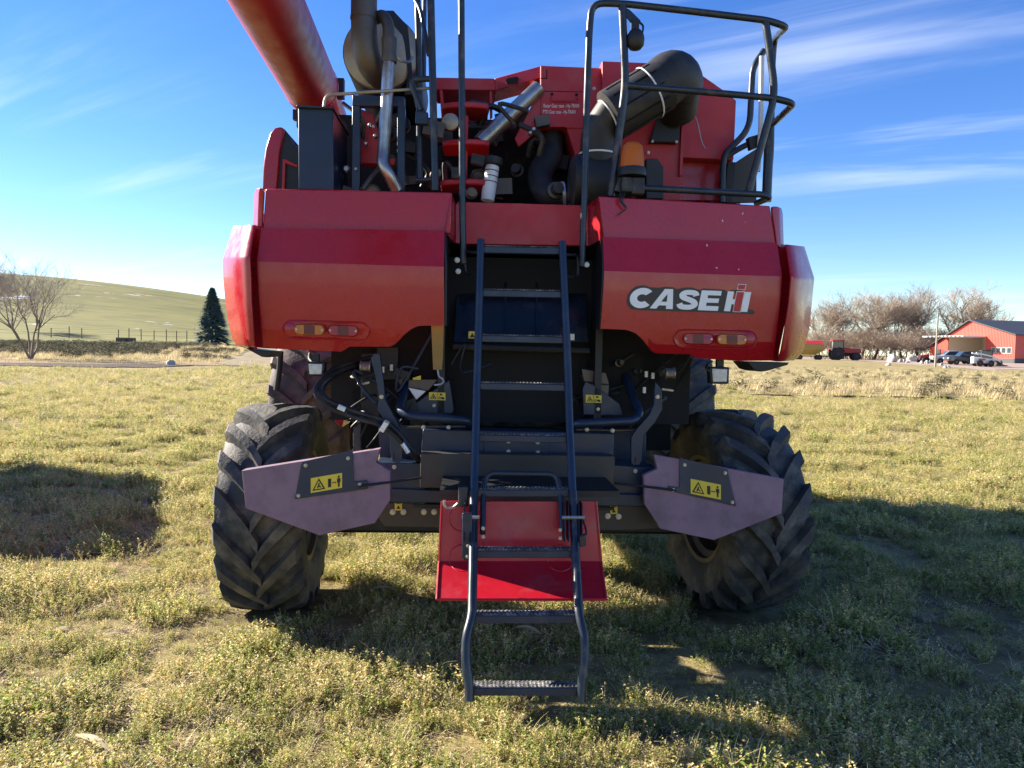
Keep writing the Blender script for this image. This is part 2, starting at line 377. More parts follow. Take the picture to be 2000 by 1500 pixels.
# ---------------- tail lights in their recesses
def stadium(cx, cy, hw, hh, n=8, slope=0.0):
    p = []
    for s, a0 in ((1, -90), (-1, 90)):
        for k in range(n + 1):
            a = R(a0 + 180 * k / n); p.append((cx + s * (hw - hh) + hh * math.cos(a), cy + hh * math.sin(a) + slope * (s * (hw - hh))))
    return p
def skin_depth(px, py, side):
    if side < 0: t = (px - 514) / (867 - 514); y1 = lerp(509, 519, t) + 2; sw_ = (1 - t) * .10
    else: t = (px - 1173) / (1510 - 1173); y1 = lerp(527, 538, t) + 2; sw_ = t * .10
    q = max(0, (py - y1) / 165.0); return -0.066 + 0.035 * q ** 1.6 + 0.05 * max(0, q - .82) / .18 + sw_
def lights(x0, x1, yc, amber_first, skin, slope):
    sd_ = -1 if x0 < 1000 else 1
    dd = skin_depth((x0 + x1) / 2, yc, sd_)
    # pressed recess: a shallow dish with a rolled rim
    rim = [P(x, y, skin_depth(x, y, sd_) - .001) for x, y in stadium((x0 + x1) / 2, yc, (x1 - x0) / 2, 17.5, slope=slope)]
    n = len(rim); mb = MB(); mb.tube(rim, .004, 6, closed=True); mb.build('recess_rim', 'red', skin, smooth=60)
    inn = [P(x, y, skin_depth(x, y, sd_) - .003) for x, y in stadium((x0 + x1) / 2, yc, (x1 - x0) / 2 - 1, 16.5, slope=slope)]; flo = [P(x, y, dd - .004) for x, y in stadium((x0 + x1) / 2, yc + 1, (x1 - x0) / 2 - 14, 12.5, slope=slope)]
    mb = MB(); mb.add(inn + flo, [(i, (i + 1) % n, n + (i + 1) % n, n + i) for i in range(n)] + [tuple(range(n, 2 * n))]); mb.build('light_recess', 'red', skin, smooth=60)
    xc = (x0 + x1) / 2
    for k, s in enumerate((-1, 1)):
        am = (k == 0) == amber_first; cx = xc + s * 33; cy = yc + slope * s * 33
        mb = MB(); base = [P(x, y, dd - .008) for x, y in stadium(cx, cy, 31, 11.5, slope=slope)]; top = [P(x, y, dd - .034) for x, y in stadium(cx, cy, 28.5, 9, slope=slope)]
        n = len(base); mb.add(base + top, [(i, (i + 1) % n, n + (i + 1) % n, n + i) for i in range(n)] + [tuple(range(n, 2 * n))])
        t = mb.build('tail_light', 'amber' if am else 'red_lens', skin, smooth=60)
        t['label'] = 'amber indicator lens' if am else 'dark red tail light lens'
        mb = MB(); mb.prism([P(cx + dx * 8 - 3 * s * 0, cy + dy + slope * dx * 8, dd - .0355) for dx, dy in ((-1.3, -8.6), (1.3, -8.6), (1.3, 8.6), (-1.3, 8.6))], (0, .004, 0)); mb.build('lens_reflector', 'lens_dark', t, smooth=0)
        for e in (-1, 1): 
            mb = MB(); mb.lathe([(.006, 0), (.006, -.006)], P(cx + e * 25, cy + slope * e * 25, dd - .030), (0, 1, 0), 8); mb.build('screw', 'bolt', t)
lights(553, 721, 645, True, skinL, .03); lights(1316, 1478, 662.5, False, skinR, .02)
# ---------------- lettering
def text_mesh(name, s, size, m, parent, mtx, shear=0.0, offset=0.0, ext=0.001, sx=1.0):
    cu = bpy.data.curves.new(name, 'FONT'); cu.body = s; cu.size = size; cu.shear = shear; cu.offset = offset; cu.extrude = ext
    cu.resolution_u = 4
    o = bpy.data.objects.new(name, cu); col.objects.link(o)
    dg = bpy.context.evaluated_depsgraph_get(); me = bpy.data.meshes.new_from_object(o.evaluated_get(dg))
    bpy.data.objects.remove(o); me.name = name
    me.transform(Matrix.Diagonal((sx, 1, 1, 1))); me.transform(mtx)
    me.materials.clear(); me.materials.append(MATS[m]); o = bpy.data.objects.new(name, me); col.objects.link(o); o.parent = parent
    return o
def plane_mtx(pa, pb, pc):
    """local x from pa to pb, y from pa to pc, normal towards the viewer"""
    x = (pb - pa).normalized(); y = (pc - pa); y = (y - x * y.dot(x)).normalized(); z = x.cross(y)
    return Matrix(((x.x, y.x, z.x, pa.x), (x.y, y.y, z.y, pa.y), (x.z, y.z, z.z, pa.z), (0, 0, 0, 1)))
DL = -0.094
# depth of the right skin where the badge sits
def skin_d(px, py):
    t = (px - 1173) / (1510 - 1173); q = max(0, (py - 532) / 165.0); return -0.066 + 0.035 * q ** 1.6 + SW * t * .10
def LP(px, py, off): return P(px, py, skin_d(px, py) - off)
def logo_poly(name, pix, off, th, m, parent):
    mb = MB(); mb.prism([LP(x, y, off) for x, y in pix], (0, th, 0)); return mb.build(name, m, parent, smooth=0)
badge = logo_poly('brand_badge', [(1224, 590), (1226, 578), (1233, 566), (1243, 559), (1258, 557), (1270, 561), (1288, 562), (1298, 560), (1315, 561), (1322, 565), (1335, 562), (1350, 561), (1366, 566),
    (1374, 563), (1416, 566), (1422, 571), (1428, 566), (1447, 566), (1450, 549), (1471, 550), (1469, 565), (1485, 567), (1473, 614), (1411, 611), (1250, 606), (1235, 604), (1228, 599)], 0.0045, 0.004, 'decal_dark', skinR)
badge['label'] = 'dark backing of the white maker lettering'
def bpt(u, v):   # badge coordinates: u along the word in px, v up in px; the word slopes 2 degrees
    return (1226 + u, 600.5 + u * 0.038 - v)
def letter(name, strokes_outer, holes=()):
    pass
# letters drawn as outlines in badge pixels (italic), heavy
def arc(cx, cy, rx, ry, a0, a1, n=12): return [(cx + rx * math.cos(R(a)), cy + ry * math.sin(R(a))) for a in np.linspace(a0, a1, n)]
SH = 0.20
def ital(pts): return [bpt(u + v * SH, v) for u, v in pts]
HH = 39.0
Cc = arc(24, 19.5, 23.5, 20, 42, 318, 22) + arc(24, 19.5, 9.5, 7.5, 312, 48, 14)
Aa = None
E_ = [(0, 0), (39, 0), (39, 9), (14, 9), (14, 15.5), (37, 15.5), (37, 24), (14, 24), (14, 30), (39, 30), (39, HH), (0, HH)]
def S_outline():
    # thick stroke along an S-shaped spine
    sp = [(34, 27.5), (31, 32.5), (22, 34), (13, 33), (8.5, 28.5), (12, 23.5), (22, 20), (31, 16), (34, 10.5), (29, 6), (20, 4.8), (10, 6), (6, 11.5)]
    sp = [(v.x, v.y) for v in smooth_path([Vector((a, b, 0)) for a, b in sp], 3)]
    l_, r_ = [], []; n = len(sp)
    for i, (x, y) in enumerate(sp):
        a = Vector(sp[max(i - 1, 0)]); b = Vector(sp[min(i + 1, n - 1)]); t = (b - a).normalized(); nn = Vector((-t.y, t.x)); w_ = 5.6
        l_.append((x + nn.x * w_, y + nn.y * w_ * .86)); r_.append((x - nn.x * w_, y - nn.y * w_ * .86))
    return l_ + r_[::-1]
def put(name, pts, m='white_text', off=0.0075):
    o = logo_poly(name, ital(pts), off, 0.003, m, badge); return o
put('letter', Cc)
put('letter', [(43 + x, y) for x, y in [(0, 0), (13, 0), (16.5, 6.5), (31, 6.5), (31.5, 0), (45, 0), (38, HH), (22, HH)]])
put('letter_counter', [(43 + x, y) for x, y in [(20, 14), (30.5, 14), (29, 29)]], 'decal_dark', 0.0095)
put('letter', [(92 + x * 1.08, y) for x, y in S_outline()])
put('letter', [(137 + x, y) for x, y in E_])
put('letter', [(188 + x, y) for x, y in [(0, 0), (12, 0), (12, HH), (0, HH)]])
put('letter', [(200 + x, y) for x, y in [(0, 14), (7, 14), (7, 24), (0, 24)]])
put('letter', [(221.5 + x, y) for x, y in [(0, 0), (12, 0), (12, HH), (0, HH), (0, 24), (-3, 24), (-3, 14), (0, 14)]])
put('letter_edge', [(205 + x, y) for x, y in [(0, -1), (16, -1), (16, HH + 1), (0, HH + 1)]], 'white_text', 0.0085)
put('letter', [(206.2 + x, y) for x, y in [(0, 0), (13.6, 0), (13.6, HH - .5), (0, HH - .5)]], 'decal_red', 0.0105)
put('letter_edge', [(205 + x, y) for x, y in [(0, 43), (16, 43), (16, 54), (0, 54)]], 'white_text', 0.0085)
put('letter', [(206.2 + x, y) for x, y in [(0, 44), (13.6, 44), (13.6, 53), (0, 53)]], 'decal_red', 0.0105)

for cx_, cy_, w__, h__ in ((1397, 437, 2, 8), (1411, 432, 2.5, 6), (1451, 417, 2, 5), (1455, 435, 1.5, 4), (1381, 479, 1.5, 5), (1400, 523, 3.5, 2), (1443, 526, 3, 2), (1509, 450, 1.5, 6)):
    r__ = random.Random(cx_); d__ = .02 + .1 * (cx_ - 1168) / 336 if cy_ < 464 else lerp(-.012, -.062, min(1, (cy_ - 466) / 66)) + .1 * (cx_ - 1177) / 340
    decal_ = MB(); decal_.prism([P(cx_ + w__ * .6 * math.cos(q * 1.05) * r__.uniform(.6, 1.2), cy_ + h__ * .6 * math.sin(q * 1.05) * r__.uniform(.6, 1.2), d__ - .004) for q in range(6)], (0, .003, 0)); decal_.build('paint_chip', 'white', skinR, smooth=0)
# ---------------- middle: recessed red panel, black recess, tail board
poly('centre_panel', [(893, 394), (1150, 401), (1150, 480), (893, 476)], 0.28, 0.04, 'red_dusty')
poly('centre_edge', [(889, 398), (909, 398), (909, 477), (889, 475)], 0.255, 0.02, 'red')
poly('centre_edge', [(1136, 402), (1150, 402), (1150, 481), (1136, 480)], 0.255, 0.02, 'red')
mb = MB(); x0, x1 = P(872, 470, .3).x, P(1168, 470, .3).x
zt = P(1000, 478, .3).z
mb.box(((x0 + x1) / 2, 1.35, (zt + .6) / 2 + .2), (x1 - x0, .06, zt - .4)); mb.box((x0 - .02, .83, (zt + .9) / 2), (.04, 1.06, zt - .9)); mb.box((x1 + .02, .83, (zt + .9) / 2), (.04, 1.06, zt - .9)); mb.box(((x0 + x1) / 2, .85, zt + .03), (x1 - x0, 1.06, .05))
mb.build('discharge_housing', 'black', combine)
tb = MB(); tb.sheet([[P(x, y, d) for x in np.linspace(a, b, 6)] for a, b, y, d in ((897, 1140, 515, .62), (893, 1144, 560, .52), (889, 1147, 640, .40), (887, 1149, 668, .36))], .03)
tbo = tb.build('tail_board', 'black_gloss', combine, smooth=30)
mb = MB(); mb.tube([P(885, 677, .34), P(1150, 685, .34)], .022, 10); mb.build('board_lip', 'black', tbo)
for x in (985, 1046): 
    mb = MB(); mb.prism([P(x, 545, .53), P(x + 4, 545, .53), P(x + 4, 665, .36), P(x, 665, .36)], (0, -.02, 0)); mb.build('board_rib', 'black_gloss', tbo)
def decal(name, pts, d, m, parent, th=0.003): 
    mb = MB(); mb.prism([P(x, y, d) for x, y in pts], (0, th, 0)); return mb.build(name, m, parent, smooth=0)
decal('warning_sticker', [(915, 647), (930, 647), (930, 661), (915, 661)], .365, 'yellow', tbo); decal('warning_sticker', [(941, 657), (955, 657), (955, 662), (941, 662)], .365, 'yellow', tbo)
decal('sticker_mark', [(917.5, 659), (922.5, 650), (927.5, 659)], .362, 'decal_black', tbo)
decal('white_sticker', [(1066, 660), (1100, 661), (1100, 666), (1066, 665)], .365, 'white', tbo); decal('white_sticker', [(1111, 652), (1122, 652), (1122, 667), (1111, 666)], .365, 'white', tbo)
# discharge floor with a bright worn edge, spreader housing below
poly('spreader_cover', [(890, 775), (1140, 785), (1146, 836), (886, 832)], .55, .5, 'black_gloss')
mb = MB(); mb.sheet([[P(x, 771 + 6 * math.sin((x - 940) / 160 * math.pi) ** 2 + dy, .9 - dy * .01) for x in np.linspace(938, 1090, 14)] for dy in (0, 4)], .004); mb.build('worn_edge', 'steel', combine)
# tan strap and yellow bits
mb = MB(); mb.sheet([[P(842, 634, .06), P(867, 634, .06)], [P(845, 700, .14), P(865, 700, .14)], [P(846, 722, .16), P(863, 722, .16)]], .006); mb.build('tan_strap', 'tan', combine)
mb = MB(); mb.tube(smooth_path([P(855, 722, .16), P(858, 735, .15), P(866, 742, .13), P(862, 750, .12), P(848, 752, .12)]), .006, 8); mb.build('strap_hook', 'bolt', combine)

# ---------------- chassis underneath
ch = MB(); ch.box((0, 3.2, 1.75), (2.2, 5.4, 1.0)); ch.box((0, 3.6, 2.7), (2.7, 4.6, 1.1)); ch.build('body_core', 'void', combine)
poly('inner_frame', [(872, 640), (890, 640), (893, 835), (868, 835)], .5, .5, 'black'); poly('inner_frame', [(1146, 640), (1170, 640), (1176, 838), (1140, 838)], .5, .5, 'black')
# black plates left and right of the discharge
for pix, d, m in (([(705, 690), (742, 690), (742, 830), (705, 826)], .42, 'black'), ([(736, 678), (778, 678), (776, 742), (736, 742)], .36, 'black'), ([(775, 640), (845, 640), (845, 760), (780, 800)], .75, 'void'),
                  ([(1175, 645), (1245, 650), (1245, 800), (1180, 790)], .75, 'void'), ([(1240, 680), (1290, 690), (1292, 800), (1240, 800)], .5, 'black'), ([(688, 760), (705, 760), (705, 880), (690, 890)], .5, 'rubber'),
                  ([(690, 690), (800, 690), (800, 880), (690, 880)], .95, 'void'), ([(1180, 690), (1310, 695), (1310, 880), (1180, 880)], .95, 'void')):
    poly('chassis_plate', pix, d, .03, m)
# side deflectors with warning decals and slanted light plates
for pts, d in (([(800, 797), (838, 768), (878, 742), (886, 800), (884, 808), (800, 808)], .30), ([(1143, 745), (1160, 752), (1210, 788), (1216, 812), (1140, 810), (1138, 760)], .30)):
    poly('deflector_plate', pts, d, .02, 'frame')
poly('light_plate', [(797, 757), (832, 764), (813, 781)], .29, .008, 'white'); poly('light_plate', [(798, 741), (856, 741), (836, 764), (797, 757)], .33, .008, 'dark_steel')
poly('light_plate', [(1136, 720), (1184, 728), (1190, 752), (1140, 745)], .36, .01, 'dark_steel'); poly('light_plate', [(1140, 748), (1190, 752), (1188, 778), (1160, 756)], .33, .01, 'dark_steel')
poly('yellow_tab', [(806, 738), (822, 733), (822, 742), (806, 742)], .30, .004, 'yellow')
def picto(x0, y0, x1, y1, d, parent, slope=0.0, kind=0):
    """yellow sticker with black warning pictures"""
    def q(u, v): return (lerp(x0, x1, u), lerp(y0, y1, v) + slope * (x1 - x0) * u)
    s = decal('warning_sticker', [q(0, 0), q(1, 0), q(1, 1), q(0, 1)], d, 'yellow', parent)
    def dk(pts, m='decal_black', o=.0025): decal('sticker_mark', [q(u, v) for u, v in pts], d - o, m, s, .002)
    if kind == 0:
        dk([(.05, .88), (.46, .88), (.255, .1)]); dk([(.115, .80), (.395, .80), (.255, .26)], 'yellow', .004)
        dk([(.19, .74), (.25, .42), (.29, .46), (.27, .60), (.34, .70), (.31, .76), (.25, .66), (.23, .76)], o=.006)
        dk([(.55, .25), (.65, .25), (.65, .82), (.55, .82)]); dk([(.68, .56), (.71, .49), (.71, .54), (.78, .54), (.78, .49), (.81, .56), (.78, .63), (.78, .58), (.71, .58), (.71, .63)])
        dk([(.845, .32), (.945, .32), (.95, .58), (.925, .58), (.92, .9), (.90, .9), (.896, .62), (.89, .9), (.87, .9), (.865, .58), (.84, .58)])
        dk([(.875, .14), (.915, .14), (.925, .21), (.915, .28), (.875, .28), (.865, .21)])
    else:
        dk([(.06, .85), (.46, .85), (.26, .14)]); dk([(.13, .77), (.39, .77), (.26, .32)], 'yellow', .004); dk([(.2, .72), (.25, .45), (.31, .5), (.32, .72)], o=.006)
        dk([(.495, .0), (.51, .0), (.51, 1), (.495, 1)]); dk([(.66, .14), (.8, .14), (.8, .38), (.66, .38)])
        dk([(.56, .68), (.64, .55), (.72, .66), (.82, .55), (.93, .66), (.93, .84), (.82, .9), (.73, .78), (.62, .88), (.56, .8)]); dk([(.60, .70), (.68, .66), (.68, .78), (.60, .78)], 'yellow', .004)
    return s
picto(838, 766, 870, 781, .294, combine, .03, 1); picto(1144, 771, 1175, 786, .294, combine, .03, 1)
bolts(combine, [(848, 792, .295), (1168, 799, .295), (830, 850, .3)])
# spreader frame tubes
tubep('frame_tube', [(797, 730, .5), (790, 770, .30), (779, 800, .18), (800, 813, .12), (880, 818, .10), (912, 822, .12), (925, 838, .3)], .026, 'frame', rad=.1)
tubep('frame_tube', [(1222, 735, .5), (1236, 775, .3), (1250, 805, .18), (1240, 822, .12), (1160, 826, .10), (1122, 828, .12), (1112, 842, .3)], .026, 'frame', rad=.1)
tubep('linkage_rod', [(792, 836, .22), (830, 834, .22), (925, 833, .22)], .010, 'dark_steel'); tubep('linkage_rod', [(1115, 839, .22), (1195, 841, .22), (1250, 840, .22)], .010, 'dark_steel')
bolts(combine, [(876, 835, .20), (1146, 839, .20), (827, 835, .205), (1196, 841, .205)], .014)
# cross beams
poly('cross_beam', [(826, 838), (1200, 846), (1200, 893), (822, 886)], .16, .16, 'frame', bevel=.008)
poly('beam_face', [(945, 858), (1070, 861), (1070, 888), (945, 885)], .145, .02, 'frame'); bolts(combine, [(993, 862, .14), (1050, 864, .14), (993, 882, .14), (1050, 884, .14)], .013)
poly('brown_cover', [(821, 885), (1201, 891), (1199, 961), (820, 953)], .02, .10, 'brown_plate', bevel=.006)
poly('cross_beam', [(735, 903), (830, 905), (830, 985), (755, 982)], .13, .2, 'frame'); poly('cross_beam', [(1198, 908), (1285, 915), (1285, 988), (1196, 987)], .13, .2, 'frame')
poly('cross_beam', [(757, 955), (1262, 966), (1262, 990), (757, 981)], .10, .14, 'frame', bevel=.006)
poly('chassis_plate', [(738, 826), (834, 832), (834, 910), (742, 905)], .46, .03, 'frame'); poly('chassis_plate', [(1192, 840), (1262, 836), (1262, 915), (1192, 912)], .46, .03, 'frame')
hl = poly('hitch_plate', [(742, 981), (865, 984), (865, 1031), (752, 1029), (740, 1015)], .17, .03, 'brown_plate'); hr = poly('hitch_plate', [(1160, 985), (1285, 990), (1285, 1032), (1225, 1036), (1160, 1036)], .17, .03, 'brown_plate')
bolts(hl, [(767, 1000, .165), (788, 1000, .165), (828, 1000, .165), (848, 1000, .165)], .018); bolts(hr, [(1187, 1008, .165), (1208, 1009, .165)], .018)
poly('slot_rail', [(806, 984), (862, 985), (862, 992), (806, 991)], .155, .02, 'black', hl); poly('slot_rail', [(1166, 990), (1200, 991), (1200, 997), (1166, 996)], .155, .02, 'black', hr)
for h_, x, y in ((hl, 771, 980), (hr, 1192, 987)):
    s_ = decal('warning_sticker', [(x, y), (x + 14, y), (x + 14, y + 17), (x, y + 17)], .163, 'yellow', h_); decal('sticker_mark', [(x + 3, y + 14), (x + 11, y + 14), (x + 7, y + 7)], .160, 'decal_black', s_); decal('sticker_mark', [(x + 2, y + 2), (x + 12, y + 2), (x + 12, y + 4), (x + 2, y + 4)], .160, 'decal_black', s_)
mb = MB(); mb.box((0, .9, .62), (2.5, .26, .26)); mb.box((0, .9, .80), (.5, .4, .3)); mb.build('rear_axle', 'black', combine, bevel=.02)
# bracket arms
armL = poly('bracket_arm', [(724, 700), (735, 745), (740, 775), (738, 800), (760, 835), (762, 880), (766, 902), (780, 903), (786, 898), (788, 860), (783, 838), (752, 780), (749, 745), (742, 690), (730, 690)], .12, .03, 'frame')
armR = poly('bracket_arm', [(1280, 745), (1292, 760), (1294, 800), (1280, 825), (1258, 850), (1254, 900), (1249, 909), (1236, 909), (1232, 903), (1233, 855), (1243, 838), (1268, 810), (1277, 790)], .12, .03, 'frame')
for a_, pts in ((armL, [(769, 885), (771, 885), (771, 898), (769, 898)]), (armR, [(1240, 893), (1242, 893), (1242, 904), (1240, 904)])): decal('slot', pts, .118, 'void', a_)
bolts(combine, [(770, 912, .125), (1241, 920, .125), (745, 775, .115), (1284, 775, .115)], .013)
# springs, latches
def spring(x0, y, x1, d):
    mb = MB(); a = P(x0, y, d); b = P(x1, y, d); pts = []
    for k in range(61): t = k / 60; an = t * 6 * 2 * math.pi; p = a.lerp(b, t); pts.append(p + Vector((0, math.cos(an), math.sin(an))) * .026)
    mb.tube(pts, .0055, 6); mb.tube([a, b], .010, 8); mb.build('coil_spring', 'bolt', combine)
    mb = MB(); mb.lathe([(.036, 0), (.036, .006)], a, (1, 0, 0), 14); mb.build('spring_washer', 'bolt', combine); mb = MB(); mb.lathe([(.036, 0), (.036, .006)], b, (1, 0, 0), 14); mb.build('spring_washer', 'bolt', combine)
spring(704, 716, 722, .3); spring(1299, 729, 1315, .3)
poly('latch', [(697, 749), (722, 744), (722, 750), (700, 754)], .28, .02, 'steel'); poly('latch', [(1293, 757), (1316, 760), (1316, 766), (1293, 763)], .28, .02, 'steel')
for x, y in ((748, 716), (765, 712), (1262, 725), (1275, 728), (745, 760), (1258, 756)): 
    mb = MB(); p = P(x, y, .3); mb.tube([p, p + Vector((0, 0, -.035))], .012, 8); mb.build('pin', 'bolt', combine)
# hydraulic hoses with labels
def hose(pts, r=.0125, m='hose', name='hydraulic_hose'):
    mb = MB(); mb.tube(smooth_path([P(*p) for p in pts], 8), r, 8); return mb.build(name, m, combine, smooth=60)
hA = hose([(740, 700, .45), (690, 715, .3), (650, 730, .12), (624, 748, .0), (616, 765, -.05), (626, 785, -.06), (655, 802, -.04), (700, 818, .0), (745, 832, .04), (775, 855, .05), (800, 885, .06), (822, 900, .15)])
hB = hose([(740, 694, .45), (688, 708, .3), (645, 724, .12), (628, 745, .02), (624, 762, -.02), (636, 780, -.04), (665, 794, -.02), (705, 808, .02), (750, 822, .06), (782, 848, .07), (806, 880, .08), (826, 895, .16)])
hose([(735, 712, .5), (690, 722, .35), (655, 737, .2), (633, 755, .08), (634, 772, .03), (655, 788, .03), (700, 804, .06), (748, 830, .09), (775, 852, .10), (798, 880, .1), (820, 906, .17)], .010)
def sleeve(a, b, r, m, parent): mb = MB(); mb.tube([P(*a), P(*b)], r, 10); return mb.build('hose_label', m, parent)
sleeve((660, 794, -.052), (674, 800, -.045), .0145, 'white', hA); sleeve((786, 866, .046), (798, 884, .05), .0145, 'silver_tape', hA)
mb = MB(); mb.prism([P(x, y, -.03) for x, y in ((750, 822), (760, 827), (749, 846), (739, 841))], (0, .08, 0)); mb.build('hose_clamp', 'silver_tape', combine, bevel=.004)
hose([(742, 842, .05), (730, 858, .06), (722, 868, .02), (716, 874, -.02)], .004, 'hose', 'thin_cable'); hose([(605, 690, .5), (604, 700, .4), (610, 708, .3)], .008)
hose([(548, 686, 1.0), (546, 720, 1.0), (540, 762, 1.0)], .02, 'black', 'mud_flap_rod')
hose([(1390, 706, .2), (1381, 714, .1), (1381, 722, .05), (1390, 726, .05)], .008, 'hose', 'lamp_cable')
rq = random.Random(9)
for k in range(44):                                      # fittings and hoses crowding the underside
    x = rq.choice((rq.uniform(690, 885), rq.uniform(1145, 1300))); y = rq.uniform(690, 835); d = rq.uniform(.25, .7); q0 = P(x, y, d); s_ = rq.uniform(.02, .06); mb = MB()
    if k % 4 == 0: mb.lathe([(s_ * .5, 0), (s_ * .5, .03), (s_ * .3, .035), (s_ * .3, .07)], q0, (rq.uniform(-.5, .5), -1, rq.uniform(-.5, .5)), 12)
    elif k % 4 == 1: mb.box(q0, (s_ * rq.uniform(.6, 2), s_, s_ * rq.uniform(.6, 2.5)), Matrix.Rotation(rq.uniform(-.6, .6), 3, 'Y'))
    else: mb.tube(smooth_path([q0, q0 + Vector((rq.uniform(-.12, .12), -.06, rq.uniform(-.05, .12))), q0 + Vector((rq.uniform(-.2, .2), 0, rq.uniform(-.2, .2))), q0 + Vector((rq.uniform(-.3, .3), .1, rq.uniform(-.25, .25)))], 6), rq.uniform(.005, .013), 7)
    mb.build('underside_fitting', rq.choice(['black', 'hose', 'hose', 'brown_plate', 'dark_steel', 'frame']), combine)
# work lights under the panels
def work_light(x0, y0, x1, y1, d, glass):
    mb = MB(); mb.prism([P(x, y, d) for x, y in ((x0, y0), (x1, y0 + 1), (x1 - 1, y1), (x0 + 2, y1))], (0, .07, 0)); b = mb.build('work_light', 'black', combine, bevel=.008)
    gx0, gy0, gx1, gy1 = glass; mb = MB(); mb.prism([P(x, y, d - .006) for x, y in ((gx0, gy0), (gx1, gy0 + 1), (gx1 - 1, gy1), (gx0 + 2, gy1))], (0, .012, 0)); mb.build('lamp_lens', 'lamp_glass', b, bevel=.004)
    mb = MB(); c = P((x0 + x1) / 2, y0 - 4, d + .04); mb.box(c, (.04, .03, .06)); mb.build('lamp_bracket', 'black', b)
work_light(599, 706, 634, 735, .1, (602, 710, 629, 731)); work_light(1386, 716, 1425, 750, .1, (1391, 720, 1421, 746))

# ---------------- purple extension boards with safety plates
def board(outline, top_edge, plate, pbolts, stick, slope, rod, d0, dtilt, label):
    dd = lambda x, y: d0
    mb = MB(); mb.prism([P(x, y, d0) for x, y in outline], (0, .075 if outline[0][0] < 1000 else .04, 0)); b = mb.build('extension_board', 'purple', combine, bevel=.003); b['label'] = label
    (ax, ay), (bx, by) = top_edge
    pl = MB(); pl.prism([P(x, y, d0 - .010) for x, y in plate], (0, .009, 0)); po = pl.build('safety_plate', 'frame', b, bevel=.002)
    bolts(po, [(x, y, d0 - .011) for x, y in pbolts], .011)
    picto(*stick, d0 - .0125, po, slope, 0)
    mb = MB(); mb.tube([P(*p) for p in rod], .007, 8); mb.build('lock_rod', 'black', po)
    return b
board([(472, 919), (742, 877), (734, 903), (762, 920), (762, 977), (732, 1022), (624, 1046), (480, 993)], ((472, 914), (742, 868)), [(589, 902), (689, 880), (691, 941), (717, 938), (718, 955), (576, 975)],
      [(597, 909), (680, 895), (583, 968), (703, 946)], (607, 934, 668, 963), -.17, [(700, 950, -.09), (760, 942, -.07), (822, 933, .0)], -.07, 0, 'purple board on the left with blue safety plate')
board([(1277, 888), (1531, 936), (1527, 1003), (1395, 1055), (1290, 1033), (1259, 985), (1257, 928), (1284, 916)], ((1277, 882), (1531, 931)), [(1328, 894), (1421, 917), (1438, 989), (1309, 959), (1305, 949), (1327, 952)],
      [(1337, 908), (1416, 924), (1430, 981), (1315, 957)], (1349, 935, 1408, 964), .20, [(1320, 958, -.02), (1260, 950, .0), (1200, 944, .05)], .0, 0, 'purple board on the right with blue safety plate')

# ---------------- ladder
LD = lambda y: interp([(470, -.06), (850, -.30), (1075, -.70), (1205, -.93), (1260, -1.0), (1375, -1.06)], y)   # leans out towards the foot
def LPt(x, y): return P(x, y, LD(y))
ladder = MB(); ladder.tube([LPt(x, y) for x, y in ((939, 468), (936, 600), (931, 760), (928, 900), (926, 960))], .021, 10)
ladder = ladder.build('ladder', 'frame', combine, smooth=60); ladder['label'] = 'dark blue steel ladder hanging down the middle'
mb = MB(); mb.tube([LPt(x, y) for x, y in ((1098, 472), (1102, 560), (1108, 700), (1113, 850), (1118, 960))], .021, 10); mb.build('stringer', 'frame', ladder, smooth=60)
mb = MB(); mb.tube(round_path([LPt(x, y) for x, y in ((925, 960), (924, 1080), (922, 1205), (910, 1245), (910, 1300), (917, 1340), (917, 1369))], .05), .021, 10); mb.build('stringer', 'rail', ladder, smooth=60)
mb = MB(); mb.tube(round_path([LPt(x, y) for x, y in ((1119, 960), (1124, 1080), (1131, 1205), (1142, 1245), (1142, 1300), (1136, 1340), (1135, 1370))], .05), .021, 10); mb.build('stringer', 'rail', ladder, smooth=60)
mat('tread', (0.05, 0.052, 0.055), 0.6, var=0.3, c2=(0.26, 0.25, 0.23), c2amt=(0.45, 0.62), c2scale=30, bump=.6, bscale=120)
for xl, xr, y, ty in ((940, 1099, 481, 4), (938, 1102, 566, 4), (936, 1105, 655, 5), (933, 1109, 748, 5), (931, 1112, 849, 7), (928, 1117, 957, 9), (925, 1124, 1076, 11), (922, 1131, 1203, 15), (922, 1131, 1344, 18)):
    a = LPt(xl, y); b = LPt(xr, y + (xr - xl) * .02 if y < 900 else y)
    hgt = .034
    mb = MB(); dep = .06
    mb.prism([a + Vector((0, 0, -hgt)), b + Vector((0, 0, -hgt)), b, a], (0, dep, 0), 0); r_ = mb.build('rung', 'frame', ladder, bevel=.003)
    mb = MB(); nx = 16
    mb.prism([a + Vector((.005, 0.001, .002)), b + Vector((-.005, 0.001, .002)), b + Vector((-.005, dep - .001, .002)), a + Vector((.005, dep - .001, .002))], (0, 0, .003)); 
    for k in range(26):                                    # raised grip buttons
        for q in range(3):
            c = a.lerp(b, (k + .5) / 26) + Vector((0, .01 + q * .02, .005)); mb.lathe([(.006, 0), (.004, .004)], c, (0, 0, 1), 6)
    mb.build('tread', 'tread', r_)
